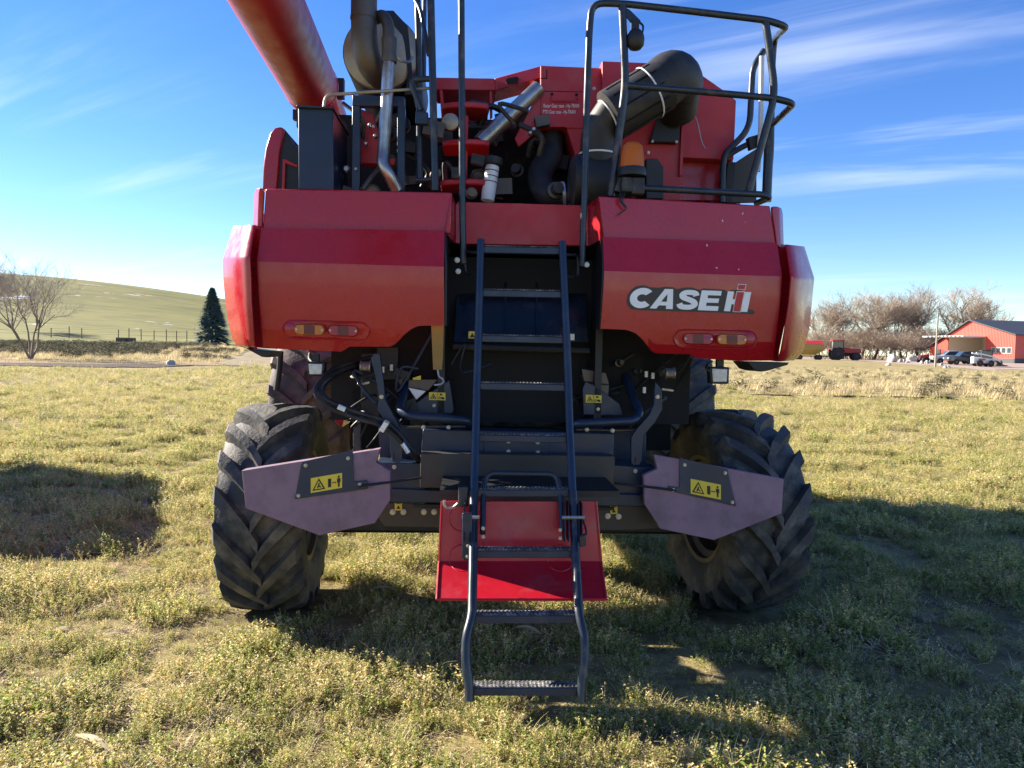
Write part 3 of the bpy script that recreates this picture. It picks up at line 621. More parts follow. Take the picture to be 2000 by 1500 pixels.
# fold joint in the middle of the ladder
mb = MB(); mb.tube(round_path([LPt(943, 1045) + Vector((0, .03, 0)), LPt(944, 960) + Vector((0, .03, 0)), P(948, 935, -.42), P(960, 924, -.42), P(1078, 926, -.42), P(1090, 938, -.42), LPt(1096, 970) + Vector((0, .03, 0)), LPt(1100, 1040) + Vector((0, .03, 0))], .05), .014, 10); mb.build('grab_bar', 'rail', ladder, smooth=60)
for xs in ((906, 917, 922, 930), (1100, 1108, 1128, 1134)):
    for x in xs:
        mb = MB(); a = LPt(x, 982); b = LPt(x, 1055); mb.prism([a + Vector((0, -.03, 0)), a + Vector((0, .05, 0)), b + Vector((0, .05, 0)), b + Vector((0, -.03, 0))], (.006, 0, 0)); mb.build('hinge_leaf', 'black', ladder)
    mb = MB(); mb.tube([LPt(xs[0] - 4, 1008) + Vector((0, -.03, 0)), LPt(xs[-1] + 6, 1008) + Vector((0, -.03, 0))], .009, 8); mb.build('hinge_pin', 'bolt', ladder)
poly('latch_plate', [(903, 1002), (922, 1002), (922, 1097), (906, 1095), (902, 1088)], -.66, .012, 'frame', ladder)
bolts(ladder, [(914, 1066, -.67), (913, 1087, -.67), (944, 1032, -.67), (944, 1048, -.67), (1094, 1035, -.67), (1094, 1051, -.67)], .009)
poly('latch_box', [(895, 951), (914, 951), (914, 990), (895, 990)], -.50, .05, 'rail', ladder); mb = MB(); mb.tube(smooth_path([P(894, 984, -.50), P(884, 992, -.5), P(872, 991, -.5), P(868, 986, -.5), P(868, 977, -.5)], 4), .007, 8); mb.build('latch_handle', 'bolt', ladder)
mb = MB(); mb.tube(smooth_path([LPt(1128, 990), LPt(1140, 1020), LPt(1145, 1040), LPt(1140, 1050)]), .005, 6); mb.build('latch_wire', 'black', ladder)
poly('catch', [(1133, 1048), (1145, 1044), (1145, 1066), (1133, 1070)], -.74, .03, 'rail', ladder)
# brackets that hold the ladder top
for pts in ([(938, 494, -.03), (910, 492, .1), (906, 506, .1), (911, 536, .1), (936, 537, -.05)], [(1100, 498, -.03), (1127, 498, .1), (1130, 515, .1), (1128, 541, .1), (1103, 541, -.05)]):
    mb = MB(); mb.tube(round_path([P(*p) for p in pts], .02), .008, 8); mb.build('ladder_bracket', 'rail', ladder)
bolts(ladder, [(893, 508, .05), (895, 530, .05), (1146, 517, .05)], .016)
# ---------------- red tray behind the ladder
TD = [(975, -.46), (1098, -.50), (1172, -.78)]
rows = []
for y, xl, xr in ((979, 863, 1164), (1040, 860, 1169), (1096, 858, 1174), (1104, 857, 1175), (1171, 853, 1184)):
    rows.append([P(lerp(xl, xr, k / 8), y, interp(TD, y)) for k in range(9)])
mb = MB(); mb.sheet(rows, .012); tray = mb.build('deflector_tray', 'red_tray', combine, smooth=20, bevel=.003); tray['label'] = 'red sheet metal tray behind the lower ladder'
for cx, cy in ((903, 1012), (903, 1090), (1095, 1090), (1110, 1012)):
    mb = MB(); pts = [P(cx + 26 * math.cos(a), cy + 26 * math.sin(a), interp(TD, cy + 26 * math.sin(a)) - .002) for a in np.linspace(0, 2 * math.pi, 24, endpoint=False)]; mb.tube(pts, .0025, 5, closed=True); mb.build('pressed_ring', 'red_tray', tray)
mb = MB(); e = [rows[i][0] for i in range(5)] + [rows[4][k] for k in range(1, 9)] + [rows[i][8] for i in (3, 2, 1, 0)] ; mb.tube(e, .007, 6); mb.build('rolled_edge', 'red_tray', tray)
mb = MB(); mb.box((0.05, -.15, .98), (.9, .5, .03)); mb.build('tray_arm', 'black', tray)

# ---------------- wheels
def make_wheel(name, RR, W_, rim_r, lugs, mt, drop=.05, lug_h=.05):
    wheel = empty(name); wheel.parent = combine
    mb = MB(); h = W_ / 2; rc = RR - lug_h
    prof = [(rim_r, -h * .78), (rim_r + .03, -h * .92), (lerp(rim_r, rc, .5), -h * 1.03), (lerp(rim_r, rc, .8), -h * 1.0), (rc - .045, -h * .93), (rc - .012, -h * .75), (rc, -h * .4), (rc + .004, 0)]
    prof = prof + [(r_, -t) for r_, t in prof[-2::-1]]
    mb.lathe(prof, (0, 0, 0), (1, 0, 0), 72, caps=False)
    da = 2 * math.pi / lugs
    for s in (-1, 1):
        for k in range(lugs):
            a0 = k * da + (da / 2 if s > 0 else 0); st = []
            for u in (0, .25, .5, .75, .92, 1.0):
                x = s * (-.02 + (h * 1.0 + .02) * u); ph = a0 - (.33 / RR) * (u ** .8)
                rb = rc - .03 if u < .9 else rc - .08 - (.06 if u == 1 else 0); rtp = RR - .045 * max(0, u - .3) ** 2 * 1.2 - (.035 if u == 1 else 0)
                wd = (.034 + .014 * u); wb = wd + .026
                def pt(r_, dph): a = ph + dph / RR; return Vector((x, r_ * math.cos(a), r_ * math.sin(a)))
                st.append([pt(rb, -wb), pt(rtp, -wd), pt(rtp, wd), pt(rb, wb)])
            vs = [p for q in st for p in q]; fs = []
            for i in range(len(st) - 1):
                for j in range(3): fs.append((i * 4 + j, i * 4 + j + 1, i * 4 + j + 5, i * 4 + j + 4))
            fs += [(0, 3, 2, 1), tuple(len(vs) - 4 + j for j in range(4))]
            mb.add(vs, fs)
    t = mb.build('tyre', mt, wheel, smooth=38)
    mb = MB()
    for s in (-1, 1):
        mb.lathe([(rim_r + .012, s * h * .80), (rim_r + .02, s * h * .86), (rim_r - .012, s * h * .84), (rim_r - .02, s * h * .7), (rim_r - .06, s * h * .62), (rim_r - .07, s * h * .25), (rim_r - .09, s * h * .2), (.16, s * h * .12), (.12, s * h * .3), (.02, s * h * .3)], (0, 0, 0), (1, 0, 0), 40, caps=False)
    mb.build('rim', 'dark_steel', wheel, smooth=30)
    return wheel
whL = make_wheel('wheel', .665, .50, .34, 17, 'rubber', lug_h=.062); whL.location = (-1.50, .86, .655); whL.rotation_euler = (0, 0, R(2))
whR = copy_tree(whL, combine); whR.location = (1.50, .86, .655); whR.rotation_euler = (0.12, 0, R(7))
whF = make_wheel('wheel', .98, .78, .45, 18, 'rubber_redlit', lug_h=.06); whF.location = (-1.92, 4.5, .96)
whG = copy_tree(whF, combine); whG.location = (1.90, 4.5, .96); whG.rotation_euler = (.1, 0, 0)
for c_ in whG.children:
    if c_.name.startswith('tyre'): c_.data = c_.data.copy(); c_.data.materials[0] = MATS['rubber']
whL['label'] = 'small rear wheel on the left with muddy tread'; whR['label'] = 'small rear wheel on the right with dusty tread'; whF['label'] = 'large front wheel on the left'; whG['label'] = 'large front wheel on the right'
mb = MB(); mb.box((0, 4.5, .96), (3.2, .3, .34)); mb.build('front_axle', 'black', combine)
poly('red_gearbox', [(648, 735), (672, 745), (676, 800), (668, 835), (655, 825), (650, 780)], 2.2, .4, 'red')
poly('mud_guard', [(1312, 756), (1352, 700), (1358, 704), (1318, 762)], .5, .3, 'brown_plate')

# ---------------- top: handrails
def rail(pts, r=.019, m='rail', rad=.09, name='handrail', parent=combine): return tubep(name, pts, r, m, parent, 12, rad)
rail([(905, 515, .06), (903, 400, .06), (902, 200, .06), (901, -8, .06), (896, -40, .10), (860, -45, .5)], .018)
rail([(1137, 520, .06), (1141, 400, .06), (1146, 200, .06), (1151, 60, .06), (1156, 6, .06), (1215, 7, .06), (1350, 22, .1), (1500, 40, .14), (1536, 52, .16), (1512, 76, .6), (1508, 140, .62), (1506, 300, .65), (1497, 395, .7)])
rail([(1215, 10, .06), (1222, 165, .06), (1208, 270, .08), (1193, 383, .1)], .022)
rail([(1221, 167, .06), (1360, 178, .10), (1513, 192, .14), (1551, 202, .16), (1512, 240, .6)])
rail([(1495, 42, .14), (1505, 110, .14), (1514, 185, .14), (1488, 280, .16), (1461, 378, .18)], .021)
rail([(1250, 367, .10), (1380, 374, .14), (1490, 380, .18), (1503, 386, .2), (1478, 397, .5)])
rail([(1493, 98, .9), (1470, 132, .9), (1464, 252, .9), (1416, 300, .9), (1412, 320, .9), (1410, 395, .9)], .021)
rail([(1412, 311, .9), (1440, 292, .9), (1468, 278, .9)], .019)
rail([(1488, 110, .7), (1486, 250, .7), (1480, 335, .7)], .016, 'white', name='white_pole')
rail([(1503, 250, .66), (1500, 320, .66), (1497, 394, .66)], .03, 'rail')
poly('pole_clamp', [(1461, 268), (1482, 262), (1486, 285), (1466, 292)], .72, .05, 'black'); poly('side_plate', [(1435, 318), (1478, 290), (1478, 395), (1428, 396)], 1.0, .03, 'brown_plate'); poly('side_plate', [(1421, 318), (1437, 316), (1430, 396), (1414, 396)], .98, .03, 'black')
# left hand rails, dirty
rail([(841, -20, .25), (845, 150, .25), (850, 372, .25)], .021)
rail([(815, -20, .5), (817, 60, .5), (819, 170, .5), (819, 358, .5)], .019)
rail([(812, 2, .48), (822, 20, .4), (838, 108, .28)], .013)
rail([(829, -20, .7), (828, 150, .7)], .014)
rail([(823, 215, .3), (805, 168, .3), (806, 155, .3), (842, 154, .26)], .017, rad=.03)
rail([(812, 352, .3), (846, 350, .26)], .014)
poly('rail_box', [(811, 217), (836, 219), (836, 242), (811, 241)], .28, .05, 'rail')
# camera under the top rail
cm = poly('camera_bracket', [(1216, 12), (1230, 18), (1252, 40), (1250, 46), (1232, 44), (1222, 32)], .05, .01, 'rail')
mb = MB(); c = P(1241, 78, .06); mb.lathe([(.0, .055), (.03, .05), (.046, .025), (.05, 0), (.046, -.03), (.03, -.05), (0, -.058)], c, (0, 0, 1), 18, caps=False); mb.build('camera_body', 'duct', cm, smooth=60)
mb = MB(); mb.box(P(1240, 50, .06), (.04, .04, .05)); mb.tube(smooth_path([P(1250, 44, .05), P(1256, 52, .05), P(1254, 68, .04)]), .006, 6); mb.build('camera_neck', 'black', cm)
# beacon
bc = MB(); c = P(1234, 345, .04); bc.lathe([(.078, 0), (.080, .02), (.074, .045)], c, (0, 0, 1), 20); bc = bc.build('beacon', 'black', combine); bc['label'] = 'orange beacon lamp on a grey base'
mb = MB(); mb.lathe([(.066, .04), (.066, .06), (.062, .12), (.054, .165), (.035, .182), (0, .185)], c, (0, 0, 1), 20, caps=False); mb.build('beacon_lens', 'beacon_amber', bc, smooth=50)
mb = MB(); mb.box(c + Vector((-.03, 0, -.05)), (.06, .08, .08)); mb.box(c + Vector((.03, 0, -.055)), (.07, .08, .09)); mb.build('beacon_socket', 'engine', bc, bevel=.006)
mb = MB(); mb.prism([P(1200, 372, .06), P(1210, 345, .06), P(1216, 345, .06), P(1212, 375, .06)], (0, .06, 0)); mb.build('beacon_bracket', 'rail', bc)
for k in range(3):
    mb = MB(); mb.tube(smooth_path([P(1212 + k * 5, 372, .03), P(1210 + k * 3, 390 + k * 2, .0), P(1218 + k * 2, 402, .0), P(1222, 408, .0), P(1207, 420, .005)], 5), .0035, 6); mb.build('beacon_wire', 'hose', bc)
# ---------------- top: engine deck covers
def deck(name, pix, d, th, m='red_dusty', bevel=.005): return poly(name, pix, d, th, m, bevel=bevel)
deck('roof_beam', [(848, 151), (966, 153), (968, 176), (850, 175)], 1.05, .3)
mb = MB(); mb.prism([P(966, 153, 1.05), P(1055, 129, .9), P(1055, 152, .9), P(990, 170, 1.0), P(967, 177, 1.05)], (0, .25, 0)); sl = mb.build('sloped_cover', 'red', combine, bevel=.004)
decal('grip_slot', stadium(1001, 157.5, 13, 6.5, slope=-.2), .965, 'void', sl, .01)
cov = deck('engine_cover', [(1056, 128), (1176, 133), (1176, 250), (1105, 250), (1105, 248), (1056, 248)], .85, .5)
decal('cover_seam', [(1056, 177), (1150, 179), (1150, 180), (1056, 178.6)], .848, 'void', cov); decal('cover_seam', [(1056, 152), (1067, 152), (1067, 136), (1069, 136), (1069, 154), (1056, 154)], .848, 'void', cov)
mb = MB(); mb.tube(round_path([P(1076, 190, .845), P(1077, 196, .825), P(1127, 198, .825), P(1128, 191, .845)], .01), .005, 6); mb.build('cover_handle', 'red_dusty', cov); bolts(cov, [(1078, 184, .848), (1126, 185, .848)], .010, m='void', name='hole'); bolts(cov, [(1161, 173, .848)], .010)
deck('engine_cover', [(1105, 245), (1176, 245), (1176, 390), (1106, 390), (1125, 310)], .86, .3)
deck('engine_cover', [(1176, 119), (1345, 126), (1336, 200), (1330, 392), (1176, 388)], .80, .5)
deck('engine_cover', [(1340, 136), (1356, 136), (1416, 178), (1438, 196), (1433, 312), (1330, 308), (1334, 200)], 1.0, 1.4, 'red_dusty')
deck('engine_cover', [(1330, 306), (1432, 312), (1430, 392), (1322, 392)], 1.12, 1.2, 'red')
mb = MB(); mb.prism([P(1334, 130, .795), P(1340, 130, .795), P(1330, 345, .795), P(1325, 345, .795)], (0, -.03, 0)); mb.build('cover_flange', 'red_dusty', combine)
deck('gusset', [(1056, 178), (1050, 184), (1005, 270), (1013, 287), (1056, 250)], .84, .02, 'red_dusty')
bolts(combine, [(1201, 174, .79), (1266, 298, .79), (1160, 173, .79)], .012)
mb = MB(); mb.tube(smooth_path([P(1339, 209, .78), P(1350, 212, .77), P(1362, 240, .77), P(1370, 275, .77), P(1377, 290, .77)]), .004, 6); mb.build('thin_cable', 'bolt', combine)
decal('warning_sticker', [(1227, 145), (1241, 145), (1240, 157), (1227, 158)], .79, 'yellow', combine)
# handwriting on the cover
for txt, x0, y0, x1 in (('Rotor Gear case - Hy-TRAN', 1061, 207, 1131), ('PTO Gear case - Hy-TRAN', 1060, 219, 1124)):
    a = P(x0, y0 + 3, .846); b = P(x1, y0 + 3, .846); M_ = plane_mtx(a, b, P(x0, y0 - 20, .846)); o = text_mesh('handwriting', txt, .034, 'white_text', cov, Matrix(), 0.1, 0.0, .0005)
    wv = max(v.co.x for v in o.data.vertices); o.data.transform(M_ @ Matrix.Diagonal(((b - a).length / wv, 1, 1, 1)))
# deck inside: dark back wall and engine clutter
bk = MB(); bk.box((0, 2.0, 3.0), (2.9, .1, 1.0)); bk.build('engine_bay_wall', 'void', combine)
p0 = P(860, 182, 1.3); p1 = P(1050, 182, 1.3)
mb = MB(); mb.box((lerp(p0.x, p1.x, .5), 1.55, 2.95), (p1.x - p0.x, .5, .7)); mb.build('engine_block', 'engine', combine, bevel=.02)
rn = random.Random(3)
for k in range(46):
    x = rn.uniform(655, 1105); y = rn.uniform(235, 385); d = rn.uniform(.5, 1.2); c = P(x, y, d); s_ = rn.uniform(.03, .11); mb = MB()
    if k % 3 == 0: mb.lathe([(s_ * .6, 0), (s_ * .6, .03), (s_ * .4, .035), (s_ * .4, .09)], c, (rn.uniform(-.3, .3), -1, rn.uniform(-.3, .3)), 16)
    elif k % 3 == 1: mb.box(c, (s_ * 1.4, s_, s_), Matrix.Rotation(rn.uniform(-.3, .3), 3, 'Y'))
    else: mb.tube(smooth_path([c, c + Vector((rn.uniform(-.1, .1), -.05, .1)), c + Vector((rn.uniform(-.2, .2), 0, rn.uniform(-.1, .25)))], 5), rn.uniform(.007, .02), 8)
    mb.build('engine_fitting', rn.choice(['engine', 'engine', 'black', 'hose', 'dark_steel']), combine, bevel=0)
for x, y, s_ in ((678, 332, .022), (724, 247, .014), (734, 268, .012), (716, 283, .012), (880, 240, .05), (1035, 262, .012), (1042, 255, .014)):
    mb = MB(); mb.lathe([(s_, 0), (s_, -.03), (s_ * .6, -.04)], P(x, y, .55), (0, 1, 0), 14); mb.build('engine_fitting', 'steel' if s_ < .03 else 'muffler_end', combine)
poly('red_shroud', [(704, 212), (728, 222), (740, 265), (738, 320), (704, 318)], .62, .1, 'red_dusty'); poly('white_clip', [(760, 310), (772, 308), (772, 322), (762, 322)], .5, .02, 'decal_red')
# three red rounded steps
for y, xl, xr, d in ((214, 862, 954, .72), (286, 864, 956, .66), (363, 860, 955, .60)):
    mb = MB(); a = P(xl, y, d); b = P(xr, y, d); n = 12; pts = []
    for k in range(n + 1): t = k / n; pts.append(a.lerp(b, t) + Vector((0, -.05 * math.sin(math.pi * t) ** .6, 0)))
    back = [a + Vector((0, .25, 0)), b + Vector((0, .25, 0))]
    mb.prism(pts + back[::-1], (0, 0, .035)); mb.build('deck_step', 'red_dusty', combine, bevel=.008)
poly('step_post', [(905, 225), (915, 225), (912, 360), (905, 360)], .75, .03, 'red_dusty'); poly('step_post', [(862, 228), (868, 228), (866, 262), (860, 262)], .85, .03, 'red_dusty')
poly('beam_strut', [(858, 175), (864, 175), (870, 228), (862, 228)], 1.0, .03, 'red_dusty'); poly('beam_strut', [(956, 178), (961, 178), (962, 228), (957, 232)], 1.0, .03, 'red_dusty')
# oil filter, exhaust outlet, pipes
mb = MB(); a = P(962, 325, .62); b = P(952, 392, .60); ax = (b - a).normalized(); L_ = (b - a).length
mb.lathe([(.040, 0), (.043, .01), (.043, L_ * .8), (.040, L_)], a, ax, 20); f_ = mb.build('oil_filter', 'white', combine); mb = MB(); mb.lathe([(.06, -.05), (.06, -.01), (.045, 0)], a, ax, 16); mb.build('filter_head', 'engine', f_)
for k in range(3): mb = MB(); mb.lathe([(.0435, .03 + k * .035), (.0438, .036 + k * .035)], a, ax, 20, caps=False); mb.build('filter_print', 'decal_black', f_)
mb = MB(); a = P(938, 279, .72); b = P(1052, 172, .82); mb.tube([a, b], .050, 20); mb.build('silver_pipe', 'steel', combine, smooth=50)
# black air ducts
mb = MB(); mb.tube(smooth_path([P(1078, 252, 1.0), P(1076, 300, .95), P(1055, 340, .85), P(1066, 378, .75), P(1105, 383, .7)], 6), [.075] * 6 + [.08] * 19, 18); mb.build('air_hose', 'duct', combine, smooth=60)
mb = MB(); mb.lathe([(.085, 0), (.085, .02)], P(1096, 381, .7), (1, 0, .1), 20); mb.build('hose_clamp', 'silver_tape', combine)
pc = MB(); c = P(1173, 358, .5); pc.lathe([(.12, -.19), (.155, -.17), (.165, -.1), (.165, .12), (.15, .17), (.12, .18)], c, (1, 0, 0), 28); pc = pc.build('air_cleaner', 'duct', combine, smooth=40)
for t in (-.15, -.12, .1, .13): mb = MB(); mb.lathe([(.168, t), (.168, t + .012)], c, (1, 0, 0), 28, caps=False); mb.build('housing_rib', 'black', pc)
mb = MB(); mb.tube(smooth_path([P(1168, 340, .5), P(1167, 300, .48), P(1172, 255, .46), P(1196, 215, .42)], 6), [.11] * 7 + [.105] * 6 + [.10] * 6, 22); mb.build('air_elbow', 'duct', combine, smooth=60)
dl = MB(); pA = P(1190, 228, .42); pB = P(1296, 165, .42); dl.tube([pA, pA.lerp(pB, .02), pA.lerp(pB, .98), pB], [.12, .155, .155, .14], 24); dl = dl.build('intake_duct', 'duct', combine, smooth=40)
axd = (pB - pA).normalized(); sidev = axd.cross(Vector((0, 1, 0))).normalized()
for row in range(5):                                     # perforation slots along the duct
    for k in range(20):
        an = R(-70 + row * 32); t = .12 + k * .038; nrm = (Vector((0, -1, 0)) * math.cos(an) + sidev * math.sin(an)); c2 = pA.lerp(pB, t) + nrm * .1555
        mb = MB() if row == 0 and k == 0 else mb
        zz_ = nrm; xx_ = axd; yy_ = zz_.cross(xx_); mb.box(c2, (.022, .010, .006), Matrix((xx_, yy_, zz_)).transposed())
mb.build('duct_slots', 'void', dl)
mb = MB(); mb.tube(smooth_path([P(1285, 170, .42), P(1312, 150, .44), P(1325, 165, .55), P(1322, 215, .75)], 6), [.15] * 7 + [.15] * 6 + [.13] * 6, 22); mb.build('intake_hood', 'duct', combine, smooth=50)
poly('intake_base', [(1290, 215), (1330, 200), (1326, 278), (1270, 277)], .74, .06, 'black'); bolts(combine, [(1274, 276, .73), (1321, 277, .73)], .01)
for a_, b_, r_ in (((1176, 228, .43), (1183, 222, .43), .112), ((1142, 300, .48), (1142, 296, .48), .113)):
    pass
for px, py, d, r_, ax in ((1187, 232, .43, .117, axd), (1167, 303, .48, .116, Vector((0, 0, 1))), (1268, 182, .42, .160, axd)):
    mb = MB(); mb.lathe([(r_, -.005), (r_ + .003, 0), (r_, .006)], P(px, py, d), ax, 26, caps=False); mb.build('white_clamp', 'white', combine)
poly('rear_box', [(1262, 310), (1284, 309), (1296, 325), (1296, 388), (1262, 388)], .5, .3, 'duct')
# ---------------- top left: tank box, frame, muffler, pipes
deck('tank_box', [(582, 208), (650, 211), (652, 372), (583, 370)], .30, .5, 'frame', .006); deck('box_lid', [(579, 204), (652, 209), (652, 212), (579, 209)], .27, .56, 'frame', .003)
fr = poly('engine_frame', [(688, 185), (790, 188), (790, 208), (688, 206)], .45, .06, 'frame'); poly('frame_post', [(688, 206), (703, 206), (703, 374), (686, 374)], .45, .06, 'frame', fr); poly('frame_post', [(776, 206), (791, 208), (790, 374), (775, 374)], .45, .06, 'frame', fr)
bolts(fr, [(729, 247, .44), (695, 330, .44)], .009)
mb = MB(); c = P(744, 100, .75); mb.lathe([(.0, -.045), (.10, -.04), (.18, -.025), (.232, 0), (.238, .03), (.238, .9)], c, (0, 1, 0), 40, caps=False); mf = mb.build('muffler', 'muffler_end', combine, smooth=40); mb = MB(); mb.lathe([(.242, .03), (.242, .95)], c, (0, 1, 0), 40, caps=False); mb.build('muffler_shell', 'black', mf)
mb = MB(); mb.prism([P(733, 20, .72), P(768, 20, .72), P(796, 50, .72), P(806, 145, .72), P(806, 185, .72), P(790, 185, .72), P(797, 140, .72), P(786, 70, .72), P(760, 38, .72)], (0, .8, 0)); mb.build('heat_shield', 'black', combine, bevel=.004)
mb = MB(); mb.tube(smooth_path([P(711, -60, .45), P(711, 0, .45), P(711, 40, .45), P(713, 90, .45), P(722, 125, .48), P(740, 148, .6), P(748, 152, .75)], 6), .076, 22); ex = mb.build('exhaust_stack', 'dark_steel', combine, smooth=60)
mb = MB(); mb.lathe([(.08, -.008), (.08, .008)], P(711, 36, .45), (0, 0, 1), 22, caps=False); mb.build('stack_band', 'dark_steel', ex)
mb = MB(); mb.tube(smooth_path([P(735, 36, .5), P(748, 32, .46), P(758, 50, .42), P(759, 80, .4)], 6), .035, 16); mb.build('ejector_elbow', 'dark_steel', combine, smooth=60)
mb = MB(); mb.lathe([(.044, 0), (.046, .01), (.042, .05), (.042, .09), (.046, .13), (.044, .14)], P(760, 122, .4), (0, 0, 1), 18); mb.build('pipe_clamp', 'dark_steel', combine)
mb = MB(); mb.tube(smooth_path([P(759, 115, .4), P(755, 200, .4), P(749, 290, .4), P(748, 320, .38), P(760, 342, .38), P(775, 372, .42)], 8), .036, 18); mb.build('silver_pipe', 'steel', combine, smooth=60)
mb = MB(); mb.tube(smooth_path([P(775, 112, .4), P(785, 120, .42), P(800, 120, .5), P(806, 112, .6)]), .008, 8); mb.build('clamp_wire', 'bolt', combine)
tubep('tan_rod', [(632, 212, .32), (636, 186, .32), (720, 180, .34), (845, 172, .34)], .009, 'muffler_end', rad=.04)
tubep('frame_tube', [(708, 370, .4), (730, 340, .45), (745, 325, .5)], .016, 'dark_steel')
# side cover, curved, red outside dark inside
mb = MB(); pts = [(512, 370), (513, 330), (518, 290), (527, 260), (536, 249), (548, 247), (556, 252)]
mb.prism([P(x, y, .5) for x, y in pts + [(546, 300), (541, 372)]], (0, .04, 0)); mb.build('side_cover', 'red', combine, bevel=.01)
poly('side_cover_lining', [(546, 250), (556, 252), (572, 283), (584, 290), (584, 372), (538, 372), (542, 310)], .52, .5, 'black'); poly('cover_strut', [(552, 310), (558, 310), (556, 372), (550, 372)], .5, .02, 'red_dusty'); poly('cover_strut', [(556, 310), (582, 322), (582, 328), (556, 318)], .5, .02, 'red_dusty')
# unloading auger: tube stowed along the left side above the machine
a0 = P(610, 168, 2.25); ax_ = -1.47; zz = a0.z
aug = MB(); A = Vector((a0.x + .0, 2.25, zz - .02)); B = Vector((a0.x + .12, -2.6, zz + .10)); aug.tube([A, A.lerp(B, .01), A.lerp(B, .985), B], [.20, .215, .215, .21], 36)
aug = aug.build('unloading_auger', 'red_tube', combine, smooth=40); aug['label'] = 'long red unloading tube stowed above the left side'
for t in (.012, .52): mb = MB(); mb.lathe([(.218, -.015), (.222, 0), (.218, .015)], A.lerp(B, t), B - A, 36, caps=False); mb.build('tube_band', 'red', aug)
mb = MB(); mb.tube([A + Vector((0, .02, 0)), A + Vector((.02, .35, -.12)), A + Vector((.05, .55, -.6)), A + Vector((.05, .6, -1.5))], .2, 24); mb.build('auger_elbow', 'red', aug, smooth=60)
mb = MB(); mb.box(A + Vector((-.1, 0, -.22)), (.10, .06, .08)); mb.box(A + Vector((.22, .05, .02)), (.06, .06, .16)); mb.box(A + Vector((.05, .1, -.27)), (.34, .25, .1)); mb.build('auger_clamp', 'black', aug)
# front of the machine: grain tank and cab (hidden from here, they cast the shade)
mb = MB(); mb.box((0, 3.2, 3.0), (2.5, 2.4, 1.0)); mb.build('grain_tank', 'red', combine, bevel=.04)
mb = MB(); mb.box((0, 5.0, 3.55), (2.0, 1.7, .16)); mb.box((0, 5.0, 1.95), (1.9, 1.5, .3))
for x in (-.92, .92):
    for y in (4.3, 5.7): mb.box((x, y, 2.78), (.08, .08, 1.4))
cb = mb.build('cab', 'red', combine, bevel=.03); mb = MB(); mb.box((0, 5.0, 2.78), (1.8, 1.36, 1.36)); mb.build('cab_glass', 'glass', cb)
mb = MB(); mb.box((0, 5.6, 1.1), (1.3, 1.8, .8), Matrix.Rotation(-.3, 3, 'X')); mb.build('feeder_house', 'red', combine)
# ================================================================ THE LAND
from mathutils import noise as mn
def sm(a, b, x):
    t = min(1, max(0, (x - a) / (b - a))); return t * t * (3 - 2 * t)
def zt(x, y):
    left = sm(5, -25, x)
    z = 1.3 * sm(60, 108, y) * left
    z += 20.5 * sm(40, -165, x) * (0.55 * sm(100, 240, y) + 0.45 * min(1, max(0, (y - 105) / 125)))
    z += 0.75 * sm(80, 118, y) * sm(15, 45, x)
    z += (0.22 * sm(27, 31, y) * sm(70, 45, y) + 0.10 * math.sin(x * .7 + y * .3) * sm(28, 33, y) * sm(72, 60, y)) * sm(4, 10, x)
    z += 0.025 * mn.noise(Vector((x * .9, y * .9, 0))) + 0.012 * mn.noise(Vector((x * 4, y * 4, 3)))
    if abs(x) < 2.6 and 4 < y < 10: z = min(z, 0.012)
    return z
def axis(spans):
    o = []
    for a, b, st in spans:
        n = max(1, round((b - a) / st)); o += [a + (b - a) * k / n for k in range(n)]
    return o + [spans[-1][1]]
def gmat(name, c1, c2, c3, s1, s2, rough=.9, stretch=(1, 1, 1), bump=.4, bscale=8, snow=None):
    m = bpy.data.materials.new(name); m.use_nodes = True; t = m.node_tree; n = t.nodes; l = t.links; b = n['Principled BSDF']; b.inputs['Roughness'].default_value = rough
    b.inputs['Specular IOR Level'].default_value = 0.15
    co = n.new('ShaderNodeTexCoord'); mpg = n.new('ShaderNodeMapping'); mpg.inputs['Scale'].default_value = stretch; l.new(co.outputs['Object'], mpg.inputs[0])
    def nz(s, d=6, r=.62):
        x = n.new('ShaderNodeTexNoise'); l.new(mpg.outputs[0], x.inputs[0]); x.inputs['Scale'].default_value = s; x.inputs['Detail'].default_value = d; x.inputs['Roughness'].default_value = r; return x.outputs[0]
    def mr(v, a, b_):
        x = n.new('ShaderNodeMapRange'); l.new(v, x.inputs[0]); x.inputs[1].default_value = a; x.inputs[2].default_value = b_; return x.outputs[0]
    def mixc(f, a, b_):
        x = n.new('ShaderNodeMix'); x.data_type = 'RGBA'; l.new(f, x.inputs[0])
        for i, v in ((6, a), (7, b_)):
            if isinstance(v, tuple): x.inputs[i].default_value = (*v, 1)
            else: l.new(v, x.inputs[i])
        return x.outputs[2]
    c = mixc(mr(nz(s1), .38, .62), c1, c2); c = mixc(mr(nz(s2, 8, .7), .45, .68), c, c3)
    if snow: c = mixc(mr(nz(snow[0], 7, .7), snow[1], snow[1] + .02), c, (.75, .78, .85))
    l.new(c, b.inputs['Base Color'])
    if bump:
        bp = n.new('ShaderNodeBump'); bp.inputs['Strength'].default_value = bump; bp.inputs['Distance'].default_value = .08; l.new(nz(bscale, 8, .7), bp.inputs['Height']); l.new(bp.outputs[0], b.inputs['Normal'])
    MATS[name] = m; return m
gmat('field', (.235, .19, .08), (.35, .285, .125), (.065, .048, .030), .35, 2.6, bump=.7, bscale=9)
gmat('hill', (.160, .160, .045), (.205, .190, .060), (.095, .095, .034), .05, .25, stretch=(.35, 1.6, 1), bump=.6, bscale=1.2, snow=(.11, .635))
gmat('gravel', (.33, .25, .20), (.40, .32, .27), (.26, .20, .16), .2, 3, bump=.3)
gmat('track', (.25, .20, .125), (.30, .25, .16), (.16, .14, .07), .3, 1.2, stretch=(1, .3, 1))
